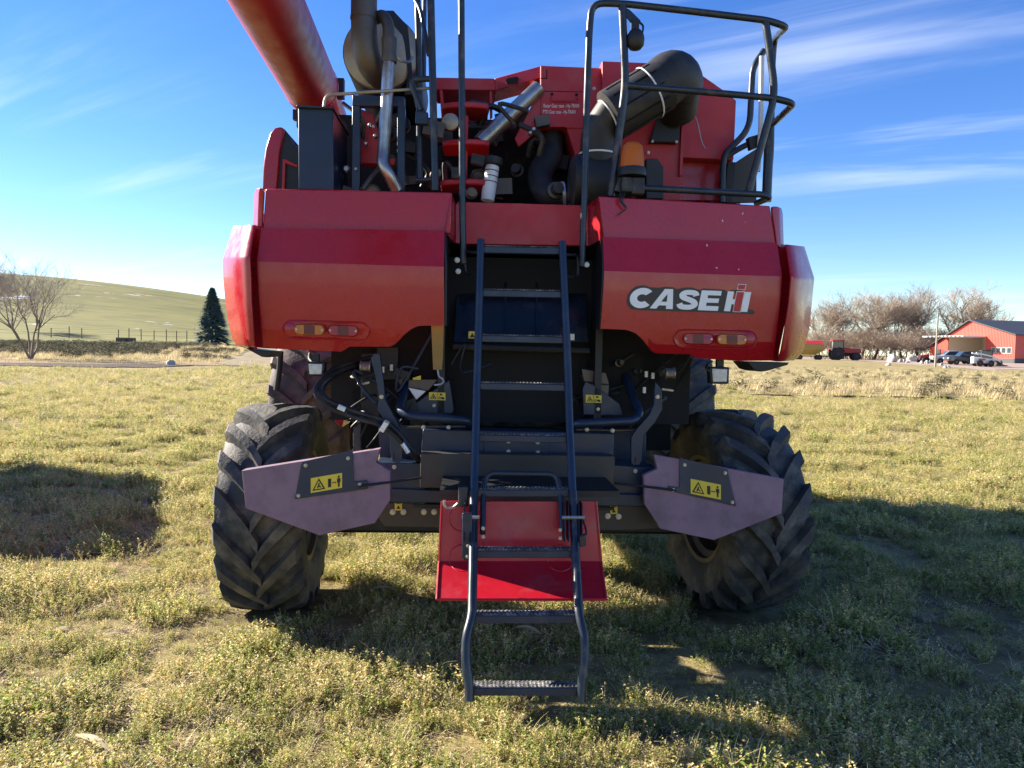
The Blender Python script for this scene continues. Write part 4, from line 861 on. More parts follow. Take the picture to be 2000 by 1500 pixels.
gmat('soil', (.075, .055, .040), (.11, .08, .055), (.05, .038, .03), .6, 3, bump=.8)
gmat('stubble', (.27, .19, .095), (.33, .24, .13), (.14, .10, .06), .5, 3)
gmat('rough_grass', (.34, .27, .13), (.28, .235, .10), (.16, .14, .06), .18, 1.5, bump=.8, bscale=3)
def land(name, m, X, Y, lift, inside=None, ztf=zt):
    vs = []; fs = []; nx = len(X)
    for y in Y:
        for x in X: vs.append((x, y, ztf(x, y) + lift))
    for j in range(len(Y) - 1):
        for i in range(nx - 1):
            if inside is None or inside((X[i] + X[i + 1]) / 2, (Y[j] + Y[j + 1]) / 2): fs.append((j * nx + i, j * nx + i + 1, (j + 1) * nx + i + 1, (j + 1) * nx + i))
    me = bpy.data.meshes.new(name); me.from_pydata(vs, [], fs); me.materials.append(MATS[m]); me.polygons.foreach_set('use_smooth', [True] * len(fs))
    bm = bmesh.new(); bm.from_mesh(me); bmesh.ops.delete(bm, geom=[v for v in bm.verts if not v.link_faces], context='VERTS'); bm.to_mesh(me); bm.free()
    o = bpy.data.objects.new(name, me); col.objects.link(o); o['kind'] = 'structure'; return o
land('field', 'field', axis([(-900, -160, 60), (-160, -14, 6), (-14, 14, .25), (14, 160, 6), (160, 900, 60)]), axis([(-60, 0, 6), (0, 16, .25), (16, 60, 2), (60, 260, 6), (260, 1400, 60)]), 0)
land('hill', 'hill', axis([(-900, -200, 40), (-200, 40, 5)]), axis([(98, 260, 4), (260, 900, 60)]), .06, lambda x, y: y > 100 + 4 * math.sin(x * .11) and x < 30)
land('gravel_yard', 'gravel', axis([(40, 200, 3)]), axis([(84, 170, 3)]), .05, lambda x, y: x > 55 - (y - 88) * .1 and y > 93 - .07 * (x - 60) + 2 * math.sin(x * .2))
land('ditch_bank', 'rough_grass', axis([(9, 120, 1.5), (120, 400, 20)]), axis([(27.5, 100, 1.5), (100, 400, 10)]), .035, lambda x, y: y > 28.6 + .4 * math.sin(x) and x > 9)
land('brush_bank', 'rough_grass', axis([(-140, -14, 2)]), axis([(56, 102, 2)]), .03, lambda x, y: y > 62 + .12 * (x + 60) + 2 * math.sin(x * .3) and x < -17 - (90 - y) * .1)
land('ploughed_strip', 'soil', axis([(-90, -20, 2)]), axis([(40, 70, 1)]), .05, lambda x, y: 49 + .10 * (x + 40) < y < 56 + .16 * (x + 40) and x < -24)
land('corn_stubble', 'stubble', axis([(-110, -16, 2)]), axis([(44, 70, 1)]), .04, lambda x, y: 55.5 + .15 * (x + 40) < y < 62 + .14 * (x + 40) + 1.5 * math.sin(x * .4))
def trk(x, y): c = -20.5 - (y - 60) * .23 + 6 * sm(64, 50, y); return abs(x - c) < 3.4 and 50 < y < 98
land('dirt_track', 'track', axis([(-60, -10, .8)]), axis([(48, 100, 1.5)]), .07, trk)

# ---------------- field plants (stuff): tufts scattered by points with attributes
mat('leaf_green', (.245, .305, .060), .55, island=.55, trans=.45)
mat('leaf_yellow', (.58, .49, .19), .6, island=.5, trans=.45)
mat('straw', (.69, .57, .35), .65, island=.45, trans=.30)
mat('leaf_dark', (.060, .072, .030), .7, island=.5, trans=.2)
mat('straw_dark', (.17, .12, .065), .7, island=.5, trans=.25)
rg = random.Random(11)
def leaf(mb, p, d, L_, w_, mi, bend=.3):
    d = Vector(d).normalized(); s = d.cross(Vector((rg.uniform(-1, 1), rg.uniform(-1, 1), rg.uniform(.2, 1)))).normalized(); n = s.cross(d)
    q = p + d * L_ * .5 + n * L_ * bend * .2
    mb.add([p, q + s * w_, p + d * L_ - n * L_ * bend * .2, q - s * w_], [(0, 1, 2, 3)], mi)
def blade(mb, p, d, L_, w_, mi, droop=.5, seg=3):
    d = Vector(d).normalized(); s = d.cross(Vector((0, 0, 1))); s = s.normalized() if s.length > .01 else Vector((1, 0, 0)); vs = []; q = Vector(p)
    for k in range(seg + 1):
        ww = w_ * (1 - k / seg * .85); vs += [q + s * ww, q - s * ww]; q = q + d * (L_ / seg); d = (d + Vector((d.x * .3, d.y * .3, -droop / seg))).normalized()
    mb.add(vs, [(2 * k, 2 * k + 1, 2 * k + 3, 2 * k + 2) for k in range(seg)], mi)
tufts = bpy.data.collections.new('tuft_sources')
def tuft(kind):
    mb = MB()
    if kind < 3:       # low leafy clover-like plants, part withered
        for k in range(20):
            a = rg.uniform(0, 6.28); rr = rg.uniform(0, .055); p = Vector((rr * math.cos(a), rr * math.sin(a), 0)); d = Vector((math.cos(a) * rg.uniform(.1, .9), math.sin(a) * rg.uniform(.1, .9), 1)).normalized(); h = rg.uniform(.025, .10)
            dry = rg.random() < (.14, .42, .75)[kind]
            blade(mb, p, d, h, .0012, 2 if dry else 0, .3, 2)
            for j in range(13):
                t = rg.uniform(.3, 1.1); b_ = rg.uniform(0, 6.28)
                leaf(mb, p + d * h * t, (math.cos(b_), math.sin(b_), rg.uniform(-.3, .7)), rg.uniform(.006, .014), rg.uniform(.002, .0042), (1 if rg.random() < .8 else 2) if dry else (0 if rg.random() < .7 else 1))
    elif kind == 3:    # dry grass
        for k in range(26):
            a = rg.uniform(0, 6.28); p = Vector((rg.uniform(-.05, .05), rg.uniform(-.05, .05), 0)); blade(mb, p, (math.cos(a) * rg.uniform(.2, 1.3), math.sin(a) * rg.uniform(.2, 1.3), 1), rg.uniform(.05, .15), .0016, 2 if rg.random() < .75 else 1, rg.uniform(.3, 1.2), 4)
    elif kind == 4:    # flat litter
        for k in range(22):
            a = rg.uniform(0, 6.28); blade(mb, Vector((rg.uniform(-.09, .09), rg.uniform(-.09, .09), rg.uniform(.004, .03))), (math.cos(a), math.sin(a), rg.uniform(-.1, .25)), rg.uniform(.04, .13), .0018, rg.choice((2, 2, 3)), .15, 2)
    elif kind == 5:    # tall ditch grass, seen far off
        for k in range(48):
            a = rg.uniform(0, 6.28); blade(mb, Vector((rg.uniform(-.25, .25), rg.uniform(-.25, .25), 0)), (math.cos(a) * .35, math.sin(a) * .35, 1), rg.uniform(.15, .5), .009, rg.choice((2, 2, 2, 1, 2, 3)), rg.uniform(.2, .9), 3)
    else:              # dark brush
        for k in range(40):
            a = rg.uniform(0, 6.28); p = Vector((rg.uniform(-.3, .3), rg.uniform(-.3, .3), 0)); blade(mb, p, (math.cos(a) * .5, math.sin(a) * .5, 1), rg.uniform(.2, .6), .008, 3, .4, 3)
            for j in range(3): leaf(mb, p + Vector((rg.uniform(-.1, .1), rg.uniform(-.1, .1), rg.uniform(.1, .45))), (rg.uniform(-1, 1), rg.uniform(-1, 1), rg.uniform(-.2, .6)), .09, .03, rg.choice((4, 4, 3)))
    me = bpy.data.meshes.new('tuft'); me.from_pydata(mb.v, [], mb.f)
    for x in ('leaf_green', 'leaf_yellow', 'straw', 'straw_dark', 'leaf_dark'): me.materials.append(MATS[x])
    me.polygons.foreach_set('material_index', mb.mi); o = bpy.data.objects.new('tuft_%d' % kind, me); tufts.objects.link(o)
for k in range(7): tuft(k)
def scatter(name, pts, label, cat):
    """pts: (x, y, z, yaw, tilt, scale, idx)"""
    me = bpy.data.meshes.new(name); me.from_pydata([p[:3] for p in pts], [], [])
    a = me.attributes.new('rot', 'FLOAT_VECTOR', 'POINT'); a.data.foreach_set('vector', [c for p in pts for c in (p[4], p[4] * .5, p[3])])
    a = me.attributes.new('scl', 'FLOAT', 'POINT'); a.data.foreach_set('value', [p[5] for p in pts])
    a = me.attributes.new('idx', 'INT', 'POINT'); a.data.foreach_set('value', [p[6] for p in pts])
    o = bpy.data.objects.new(name, me); col.objects.link(o); o['kind'] = 'stuff'; o['label'] = label; o['category'] = cat
    g = bpy.data.node_groups.new(name, 'GeometryNodeTree'); g.interface.new_socket('Geometry', in_out='INPUT', socket_type='NodeSocketGeometry'); g.interface.new_socket('Geometry', in_out='OUTPUT', socket_type='NodeSocketGeometry')
    gi = g.nodes.new('NodeGroupInput'); go = g.nodes.new('NodeGroupOutput'); ip = g.nodes.new('GeometryNodeInstanceOnPoints'); ci = g.nodes.new('GeometryNodeCollectionInfo')
    ci.inputs['Collection'].default_value = tufts; ci.inputs['Separate Children'].default_value = True; ci.inputs['Reset Children'].default_value = True
    def attr(n, t): x = g.nodes.new('GeometryNodeInputNamedAttribute'); x.data_type = t; x.inputs[0].default_value = n; return x.outputs[0]
    er = g.nodes.new('FunctionNodeEulerToRotation'); K = g.links
    K.new(gi.outputs[0], ip.inputs['Points']); K.new(ci.outputs[0], ip.inputs['Instance']); ip.inputs['Pick Instance'].default_value = True
    K.new(attr('idx', 'INT'), ip.inputs['Instance Index']); K.new(attr('rot', 'FLOAT_VECTOR'), er.inputs[0]); K.new(er.outputs[0], ip.inputs['Rotation']); K.new(attr('scl', 'FLOAT'), ip.inputs['Scale'])
    K.new(ip.outputs[0], go.inputs[0]); o.modifiers.new('scatter', 'NODES').node_group = g
    return o
pts = []
def band(y0, y1, dens, s0, s1):
    hw = .72
    n = int(dens * (hw * (y0 + y1) + 5) * (y1 - y0))
    for _ in range(n):
        y = math.sqrt(rg.uniform(y0 * y0, y1 * y1)); x = rg.uniform(-1, 1) * (hw * y + 2.0)
        if x > 9 and y > 28.6: continue
        if y > 46 and x < -20: continue
        f = mn.noise(Vector((x * .8, y * .8, 7))); f2 = mn.noise(Vector((x * .23, y * .23, 2))); f3 = mn.noise(Vector((x * 2.6, y * 2.6, 5)))
        if f3 + f * .5 < -.18 and rg.random() < .68: continue
        if f3 + f * .5 < -.10 and rg.random() < .35: k = 4
        else:
            u = rg.random() + f * .35 + f2 * .3 + .22 * sm(6, 24, y)
            k = 0 if u < .36 else 1 if u < .68 else 2 if u < .97 else 3
            if rg.random() < .09: k = 3
            if rg.random() < .13: k = 4
        f4 = mn.noise(Vector((x * 1.7, y * 1.7, 9))); s = rg.uniform(s0, s1) * (1 + .4 * f + .9 * f4) * (1.2 if f3 > .2 else 1); s = max(s, .35 * s0)
        if any(abs(x - wx) < .33 and abs(y - wy) < .45 for wx, wy in ((-1.5, 5.06), (1.49, 5.1))): continue
        pts.append((x, y, zt(x, y) - .004, rg.uniform(0, 6.28), rg.gauss(0, .15), s, k))
band(2.3, 7, 380, .55, 1.2); band(7, 14, 220, .75, 1.35); band(14, 28, 60, 1.0, 1.8); band(28, 64, 10, 1.4, 2.4)
scatter('field_plants', pts, 'short half-withered green and yellow plants covering the field', 'plants')
pts = []
for _ in range(9000):
    y = rg.uniform(28.6, 88); x = rg.uniform(9, 20 + y * .75)
    if y > 90 - .07 * (x - 60): continue
    f = mn.noise(Vector((x * .15, y * .25, 1)))
    if rg.random() < .35 - f + (0.5 if y < 34 else 0): pts.append((x, y, zt(x, y) + .03, rg.uniform(0, 6.28), rg.gauss(0, .12), rg.uniform(.5, 1.0) * (1.0 if y < 40 else .6), 5 if rg.random() < .9 else 6))
scatter('ditch_grass', pts, 'tall dry straw-coloured grass along the ditch on the right', 'grass')
pts = []
for _ in range(7000):
    x = rg.uniform(-110, -14); y = rg.uniform(56, 102)
    if not (y > 63 + .12 * (x + 60) and x < -17 - (90 - y) * .1) or trk(x, y): continue
    dk = mn.noise(Vector((x * .08, y * .2, 4))) + (.25 if x < -40 and y > 74 else -.1)
    pts.append((x, y, zt(x, y), rg.uniform(0, 6.28), rg.gauss(0, .12), rg.uniform(.7, 1.5), 6 if dk > 0 and y > 70 else 5))
scatter('bank_brush', pts, 'rough brown and dark green brush on the bank at left', 'brush')
# corn stubble stalks and a few husks lying near the camera
mb = MB()
for _ in range(700):
    x = rg.uniform(-75, -17); y = 55.5 + .15 * (x + 40) + round(rg.uniform(0, 6.5) / .76) * .76
    p = Vector((x, y, zt(x, y))); d = Vector((rg.uniform(-.2, .2), rg.uniform(-.2, .2), 1)); mb.tube([p, p + d * rg.uniform(.15, .42)], .014, 4)
mb.build('stubble_stalks', 'straw', None); tag(bpy.data.objects['stubble_stalks'], 'cut corn stalks standing in rows at left', 'stubble', kind='stuff')
for n_, (px, py, L_, a) in enumerate(((640, 1325, .2, .6), (230, 1258, .16, .1), (125, 1250, .13, 0), (180, 1478, .22, -.4), (745, 1165, .15, .5), (1030, 1250, .16, -.4))):
    g = ground_at(px, py); mb = MB(); rows = []
    for k in range(7):
        t = k / 6 - .5; w_ = .02 * math.cos(t * 2.6); rows.append([Vector((t * L_, s * w_, .045 + .02 * math.cos(t * 3) + .012 * abs(s))) for s in (-1, 0, 1)])
    mb.sheet(rows); o = mb.build('corn_husk', 'straw', None, loc=(g.x, g.y, zt(g.x, g.y))); o.rotation_euler = (0, .1, a)
    tag(o, ['pale corn husk lying left of the ladder foot', 'curled tan husk in the grass at far left', 'small tan husk beside the curled one at left', 'long husk at the bottom left of the picture', 'husk in the shade beneath the machine', 'husk in the shade behind the lower ladder'][n_], 'husk', 'corn husks lying in the field')

# ---------------- trees
mat('bark', (.20, .155, .115), .85, var=.2, bump=.4, bscale=8); mat('bark_dark', (.12, .095, .075), .85, var=.2); mat('twig', (.34, .265, .19), .8, island=.25); mat('twig_grey', (.34, .29, .24), .8, island=.25)
def bare_tree(name, H, seed, spread=.55, trunk_h=.22, r0=None, mats=('bark', 'twig'), dens=1.0, twig_r=.022, stems=1):
    r = random.Random(seed); r0 = r0 or H * .020; T = MB(); C_ = MB()
    def grow(p, d, L_, rad, lv):
        nonlocal T, C_
        q = p; pts_ = [p]; dd = d.copy(); n = 3 if lv < 3 else 2
        for k in range(n):
            dd = (dd + Vector((r.gauss(0, .13), r.gauss(0, .13), r.gauss(.04, .08)))).normalized(); q = q + dd * L_ / n; pts_.append(q)
        (T if lv < 2 else C_).tube(pts_, [lerp(rad, rad * .55, k / n) for k in range(n + 1)], 6 if lv < 2 else 3, caps=False)
        if lv >= 5: return
        nb = [5, 5, 5, 4, 4][lv]; nb = max(2, round(nb * dens))
        for b in range(nb):
            t = r.uniform(.35, 1) if lv else r.uniform(.7, 1); i = min(n - 1, int(t * n)); s0 = pts_[i].lerp(pts_[i + 1], t * n - i)
            ax = Vector((r.gauss(0, 1), r.gauss(0, 1), r.gauss(0, .4))); ax = (ax - dd * ax.dot(dd)).normalized()
            nd = (dd * (1 - spread * r.uniform(.6, 1.1)) + ax * spread * r.uniform(.7, 1.2) + Vector((0, 0, .16))).normalized()
            grow(s0, nd, L_ * r.uniform(.55, .8), max(rad * .52, twig_r * .5), lv + 1)
    trunk_L = H * trunk_h; st = r.getstate(); save = (T, C_)
    for st_ in range(stems):
        a_ = st_ * 6.28 / stems + .4; tl = .55 if stems > 1 else .05
        grow(Vector((0, 0, -.1)), Vector((tl * math.cos(a_) + r.uniform(-.05, .05), tl * math.sin(a_) * .6 + r.uniform(-.05, .05), 1)).normalized(), trunk_L * r.uniform(.85, 1.1), r0 / stems ** .45, 0)
    trunk_L *= H / max(v.z for v in C_.v); r.setstate(st); T = MB(); C_ = MB()
    for st_ in range(stems):
        a_ = st_ * 6.28 / stems + .4; tl = .55 if stems > 1 else .05
        grow(Vector((0, 0, -.1)), Vector((tl * math.cos(a_) + r.uniform(-.05, .05), tl * math.sin(a_) * .6 + r.uniform(-.05, .05), 1)).normalized(), trunk_L * r.uniform(.85, 1.1), r0 / stems ** .45, 0)
    e = empty(name); t = T.build('trunk', mats[0], e, smooth=60); c = C_.build('crown', mats[1], e, smooth=0)
    return e
protos = [bare_tree('bare_tree', 13, s, sp, th, dens=1.0) for s, sp, th in ((1, .5, .2), (2, .58, .16), (5, .52, .24))]
shrub = [bare_tree('bare_shrub', 6.0, s, .55, .14, r0=.10, stems=4, dens=.8, mats=('bark', 'twig')) for s in (8, 9)]
used = set()
def place(proto, loc, sc_, rz, label, group, cat='tree'):
    if proto.name in used: o = copy_tree(proto)
    else: o = proto; used.add(proto.name)
    o.location = (loc[0], loc[1], zt(loc[0], loc[1]) - .05); o.scale = (sc_[0], sc_[0], sc_[1]) if isinstance(sc_, tuple) else (sc_,) * 3; o.rotation_euler = (0, 0, rz); tag(o, label, cat, group); return o
LT = 'tall bare trees behind the yard'
spec = [(1600, 150, .80), (1625, 156, .9), (1655, 150, .95), (1682, 158, 1.02), (1706, 150, .98), (1735, 157, .95), (1762, 150, .85), (1795, 152, 1.05), (1822, 158, 1.16), (1850, 152, .95), (1885, 150, 1.10), (1905, 158, .95)]
for k, (px, Y, s) in enumerate(spec):
    g = at_y(px, 700, Y); lab = {8: 'tallest bare tree of the row, just left of the red shed', 10: 'wide round-crowned bare tree rising behind the shed roof', 0: 'leftmost tall bare tree of the row, beside the machine corner'}.get(k, '%s tall bare tree from the left in the row behind the yard' % ['first', 'second', 'third', 'fourth', 'fifth', 'sixth', 'seventh', 'eighth', 'ninth', 'tenth', 'eleventh', 'twelfth'][k])
    place(protos[k % 3], (g.x, g.y), (s * 1.15, s * 1.12), k * 1.3, lab, LT)
for k in range(36):
    px = 1585 + k * 8.3 + rg.uniform(-5, 5); g = at_y(px, 700, rg.uniform(136, 165)); place(shrub[k % 2], (g.x, g.y), (rg.uniform(.9, 1.4), rg.uniform(.8, 1.25)), k * 2.1, 'low bare twiggy shrub under the tall trees', 'low shrubs below the bare trees', 'shrub')
g = ground_at(60, 690, .6); lt = bare_tree('bare_tree', 9.3, 21, .50, .20, r0=.17, stems=5, mats=('bark', 'twig_grey'), dens=.85, twig_r=.010); lt.location = (g.x, g.y, zt(g.x, g.y)); lt.scale = (1.1, 1.1, 1); tag(lt, 'wide bare multi-stemmed tree at the left edge below the hill', 'tree')
g = at_y(-15, 690, 130); o = copy_tree(protos[1]); o.location = (g.x, g.y, zt(g.x, g.y)); o.scale = (.95, .95, 1.0); tag(o, 'bare tree behind, its top showing at the left picture edge', 'tree')
# blue spruce
sp = empty('spruce_tree'); mat('spruce', (.085, .125, .105), .8, island=.4); mb = MB(); mb.tube([Vector((0, 0, 0)), Vector((0, 0, 7.8))], [.16, .02], 8); mb.build('trunk', 'bark_dark', sp); mb = MB(); r = random.Random(4)
for k in range(1500):
    t = r.random() ** .75; h = .25 + t * 7.9; rad = (1 - t) ** .8 * 3.0 * r.uniform(.75, 1.08) + .06; a = r.uniform(0, 6.28); u = Vector((math.cos(a), math.sin(a), 0)); s_ = Vector((-u.y, u.x, 0))
    p0_ = Vector((0, 0, h + .15)) + u * rad * .35; p1_ = Vector((0, 0, h - .28 * rad * .6)) + u * rad; w_ = .16 + .12 * (1 - t)
    mid = p0_.lerp(p1_, .6) + Vector((0, 0, -.03)); tip = p1_ + Vector((0, 0, .10))
    mb.add([p0_, mid + s_ * w_, tip, mid - s_ * w_, mid + Vector((0, 0, .10))], [(0, 1, 4), (1, 2, 4), (2, 3, 4), (3, 0, 4)])
    for j in range(3): q = p0_.lerp(tip, r.uniform(.3, 1)); a2 = a + r.uniform(-1.2, 1.2); e_ = q + Vector((math.cos(a2) * .3, math.sin(a2) * .3, r.uniform(-.12, .06))); s2 = Vector((-math.sin(a2), math.cos(a2), .2)) * .07; mb.add([q, q.lerp(e_, .5) + s2, e_, q.lerp(e_, .5) - s2], [(0, 1, 2, 3)])
mb.build('crown', 'spruce', sp, smooth=0); g = at_y(415, 679, 110); sp.location = (g.x, g.y, zt(g.x, g.y) - .1); tag(sp, 'dense blue-green spruce standing alone at the foot of the hill', 'tree')

# ---------------- fences
def fence(name, pxs, Y, h, label, m='bark', slope=0.0):
    e = empty(name); P_ = []
    for k, px in enumerate(pxs):
        g = at_y(px, 690, Y + slope * k); z = zt(g.x, g.y); hh = h * rg.uniform(.9, 1.1); mb = MB(); mb.tube([Vector((g.x, g.y, z - .2)), Vector((g.x + rg.uniform(-.06, .06), g.y, z + hh))], .07, 7); mb.build('post', m, e); P_.append(Vector((g.x, g.y, z)))
    for f in (.45, .85):
        mb = MB(); mb.tube([p + Vector((0, -.075, h * f)) for p in P_], .012, 4, caps=False); mb.build('wire', 'dark_steel', e)
    tag(e, label, 'fence'); return e
fence('wire_fence', [100, 135, 160, 231, 252, 276, 301, 325, 345, 365], 118, 1.7, 'wire fence with wooden posts crossing the foot of the hill', 'bark_dark')
fence('wire_fence', [1655, 1677, 1690, 1703, 1716, 1731, 1746, 1757, 1770, 1783, 1801], 132, 1.7, 'pale post fence in front of the bare trees')
# troughs, pale stone, boulders
for k, (px, w_) in enumerate(((239, 1.5), (257, .9))):
    g = at_y(px, 673, 112); z = zt(g.x, g.y); mb = MB(); mb.box((0, 0, .35), (w_, .8, .06)); 
    for s in (-1, 1): mb.box((s * (w_ / 2 - .03), 0, .4), (.06, .8, .6)); mb.box((0, s * .37, .4), (w_ - .12, .06, .6))
    o = mb.build('feed_trough', 'dark_steel', None, loc=(g.x, g.y, z - .02)); tag(o, ('longer grey trough by the fence below the hill', 'shorter greenish trough right beside the longer one')[k], 'trough')
def rock(px, py, w_, h_, label, group=None, m='rock', z=0.0):
    r = random.Random(px); bm = bmesh.new(); bmesh.ops.create_icosphere(bm, subdivisions=3, radius=1)
    for v in bm.verts:
        n_ = mn.noise(v.co * 1.3 + Vector((px, 0, 0))) * .45 + mn.noise(v.co * 4 + Vector((0, px, 0))) * .1; v.co *= (1 + n_); v.co.x *= w_ / 2; v.co.y *= w_ * .4; v.co.z = max(v.co.z, -.35) * h_ * .72
    me = bpy.data.meshes.new('boulder'); bm.to_mesh(me); bm.free(); me.materials.append(MATS[m]); o = bpy.data.objects.new('boulder', me); col.objects.link(o); g = ground_at(px, py, z); o.location = (g.x, g.y, zt(g.x, g.y) + .2 * h_); o.rotation_euler = (0, 0, r.uniform(0, 3)); tag(o, label, 'boulder', group); return o
mat('rock', (.46, .42, .37), .85, var=.25, vscale=3, c2=(.30, .27, .23), c2scale=2, bump=.6, bscale=5)
rock(1741, 717, 1.5, 1.35, 'largest pale boulder, left end of the boulder row'); rock(1784, 716, 2.2, 1.2, 'long slanted pale boulder in the middle of the row')
for k, (px, py, w_) in enumerate(((1735, 720, .55), (1758, 717, .7), (1765, 717, .6), (1772, 718, .55), (1800, 719, .6), (1810, 719, .7), (1819, 718, .8), (1838, 721, .6), (1846, 723, .5), (1853, 723, .5))): rock(px, py, w_, w_ * .75, 'small stone among the pale boulders by the yard', 'small stones by the pole')
rock(333, 706, .8, .5, 'pale stone lying in dry grass at left of the track', z=.3)
# utility pole
g = ground_at(1826, 722); mb = MB(); mb.tube([Vector((0, 0, -.2)), Vector((.06, 0, 3.5)), Vector((.1, 0, 6.9))], [.13, .115, .10], 10); o = mb.build('pole', 'muffler_end', None, loc=(g.x, g.y, zt(g.x, g.y))); tag(o, 'plain pale wooden pole standing by the stones', 'pole')

# ---------------- the red shed
mat('shed_red', (.52, .075, .050), .5, var=.05); mat('shed_roof', (.035, .037, .042), .55, var=.1); mat('shed_base', (.05, .052, .055), .6); mat('shed_in', (.62, .58, .50), .7); mat('shed_white', (.70, .70, .67), .5); mat('orange_door', (.50, .13, .04), .5)
K0 = at_y(1980, 709, 118); c_ = Vector((-K0.x, -K0.y, 0)).normalized(); pl_ = Vector((c_.y, -c_.x, 0)); 
if pl_.x > 0: pl_ = -pl_
an = R(45); gd = (pl_ * math.cos(an) - c_ * math.sin(an)).normalized(); ld = (-pl_ * math.cos(an) - c_ * math.sin(an)).normalized()
shed = empty('red_shed', (K0.x, K0.y, zt(K0.x, K0.y)), math.atan2(gd.y, gd.x)); tag(shed, 'red metal farm shed with dark roof and open bay', 'shed')
# local frame: x along the gable wall (away to the left), y = inward or outward
iny = 1 if (Matrix.Rotation(math.atan2(gd.y, gd.x), 3, 'Z') @ Vector((0, 1, 0))).dot(ld) > 0 else -1
WG, LG, EV, RG_, EL = 17.5, 32.0, 4.5, 6.8, 2.5; o0, o1, oh = 5.6, 13.4, 4.2; xr = 8.6
def roofz(x): return lerp(EV, RG_, x / xr) if x < xr else lerp(RG_, EL, (x - xr) / (WG - xr))
def yv(y): return iny * y
def wall_poly(name, pts2, y, m, th=.1): mb = MB(); mb.prism([Vector((x, yv(y), z)) for x, z in pts2], (0, yv(th), 0)); return mb.build(name, m, shed, smooth=0)
wg = wall_poly('gable_wall', [(0, .8), (o0, .8), (o0, oh), (o1, oh), (o1, .8), (WG, .8), (WG, EL), (xr, RG_), (0, EV)], 0, 'shed_red'); wall_poly('base_band', [(0, 0), (o0, 0), (o0, .8), (0, .8)], -.02, 'shed_base'); wall_poly('base_band', [(o1, 0), (WG, 0), (WG, .8), (o1, .8)], -.02, 'shed_red')
for k in range(60):
    x = .15 + k * .29
    if o0 - .05 < x < o1 + .05: z0 = oh + .05
    else: z0 = .85
    if x < WG - .1: mb = MB(); mb.box((x, yv(-.02), (z0 + roofz(x) - .1) / 2), (.05, .04, roofz(x) - .1 - z0)); mb.build('siding_rib', 'shed_red', wg, smooth=0)
mb = MB(); mb.box((-.05, yv(LG / 2), (EV + .8) / 2), (.1, LG, EV - .8)); mb.build('side_wall', 'shed_red', shed); mb = MB(); mb.box((-.08, yv(LG / 2), .4), (.1, LG, .8)); mb.build('base_band', 'shed_base', shed); mb = MB(); mb.box((WG, yv(LG / 2), EL / 2), (.1, LG, EL)); mb.build('side_wall', 'shed_red', shed); mb = MB(); mb.box((WG / 2, yv(LG), 2.2), (WG, .1, 4.4)); mb.build('back_wall', 'shed_red', shed)
for a, b in (((-.6, EV - .16), (xr, RG_ + .08)), ((xr, RG_ + .08), (WG + .5, EL - .16))):
    mb = MB(); mb.prism([Vector((a[0], yv(-.5), a[1])), Vector((b[0], yv(-.5), b[1])), Vector((b[0], yv(-.5), b[1] + .16)), Vector((a[0], yv(-.5), a[1] + .16))], (0, yv(LG + 1), 0)); mb.build('roof', 'shed_roof', shed)
# the open bay: pale lined room with an inner door and window
mb = MB(); D = 7.0; mx = (o0 + o1) / 2; mb.box((mx, yv(D), oh / 2), (o1 - o0, .1, oh)); mb.box((o0 - .05, yv(D / 2 + .1), oh / 2), (.1, D, oh)); mb.box((o1 + .05, yv(D / 2 + .1), oh / 2), (.1, D, oh)); mb.box((mx, yv(D / 2 + .1), oh + .05), (o1 - o0, D, .1)); mb.build('bay_lining', 'shed_in', shed)
wall_poly('inner_door', [(mx - 1.0, 0), (mx + .6, 0), (mx + .6, 2.3), (mx - 1.0, 2.3)], D - .2, 'orange_door', .08); wall_poly('inner_window', [(mx + 1.6, 1.9), (mx + 3.0, 1.9), (mx + 3.0, 2.7), (mx + 1.6, 2.7)], D - .2, 'glass', .06)
bd = MB(); bd.box((mx + .3, yv(-2.2), oh + .02), (o1 - o0 + 1.0, 4.4, .18)); bd = bd.build('raised_door', 'shed_white', shed)
for k in range(9): mb = MB(); mb.box((o1 + .82, yv(-.3 - k * .46), oh + .02), (.04, .3, .12)); mb.build('door_pane', 'glass', bd)
for k in range(9): mb = MB(); mb.box((o0 + .5 + k * .85, yv(-4.42), oh + .02), (.5, .05, .12)); mb.build('door_pane', 'glass', bd)
for k in range(4): f = wall_poly('window', [(.5 + k * 1.0, 1.55), (1.35 + k * 1.0, 1.55), (1.35 + k * 1.0, 2.5), (.5 + k * 1.0, 2.5)], -.05, 'shed_white', .06); mb = MB(); mb.box((.925 + k, yv(-.06), 2.02), (.7, .05, .8)); mb.build('pane', 'glass', f)
for k in range(4): mb = MB(); mb.box((-.11, yv(3 + k * 5), 2.05), (.06, 1.3, .95)); f = mb.build('window', 'shed_white', shed); mb = MB(); mb.box((-.13, yv(3 + k * 5), 2.05), (.05, 1.1, .78)); mb.build('pane', 'glass', f)
wall_poly('side_door', [(o1 + 1.6, 0), (o1 + 2.8, 0), (o1 + 2.8, 2.2), (o1 + 1.6, 2.2)], -.13, 'shed_base', .05); wall_poly('walk_door', [(4.4, .02), (5.2, .02), (5.2, 2.1), (4.4, 2.1)], -.13, 'shed_base', .08)

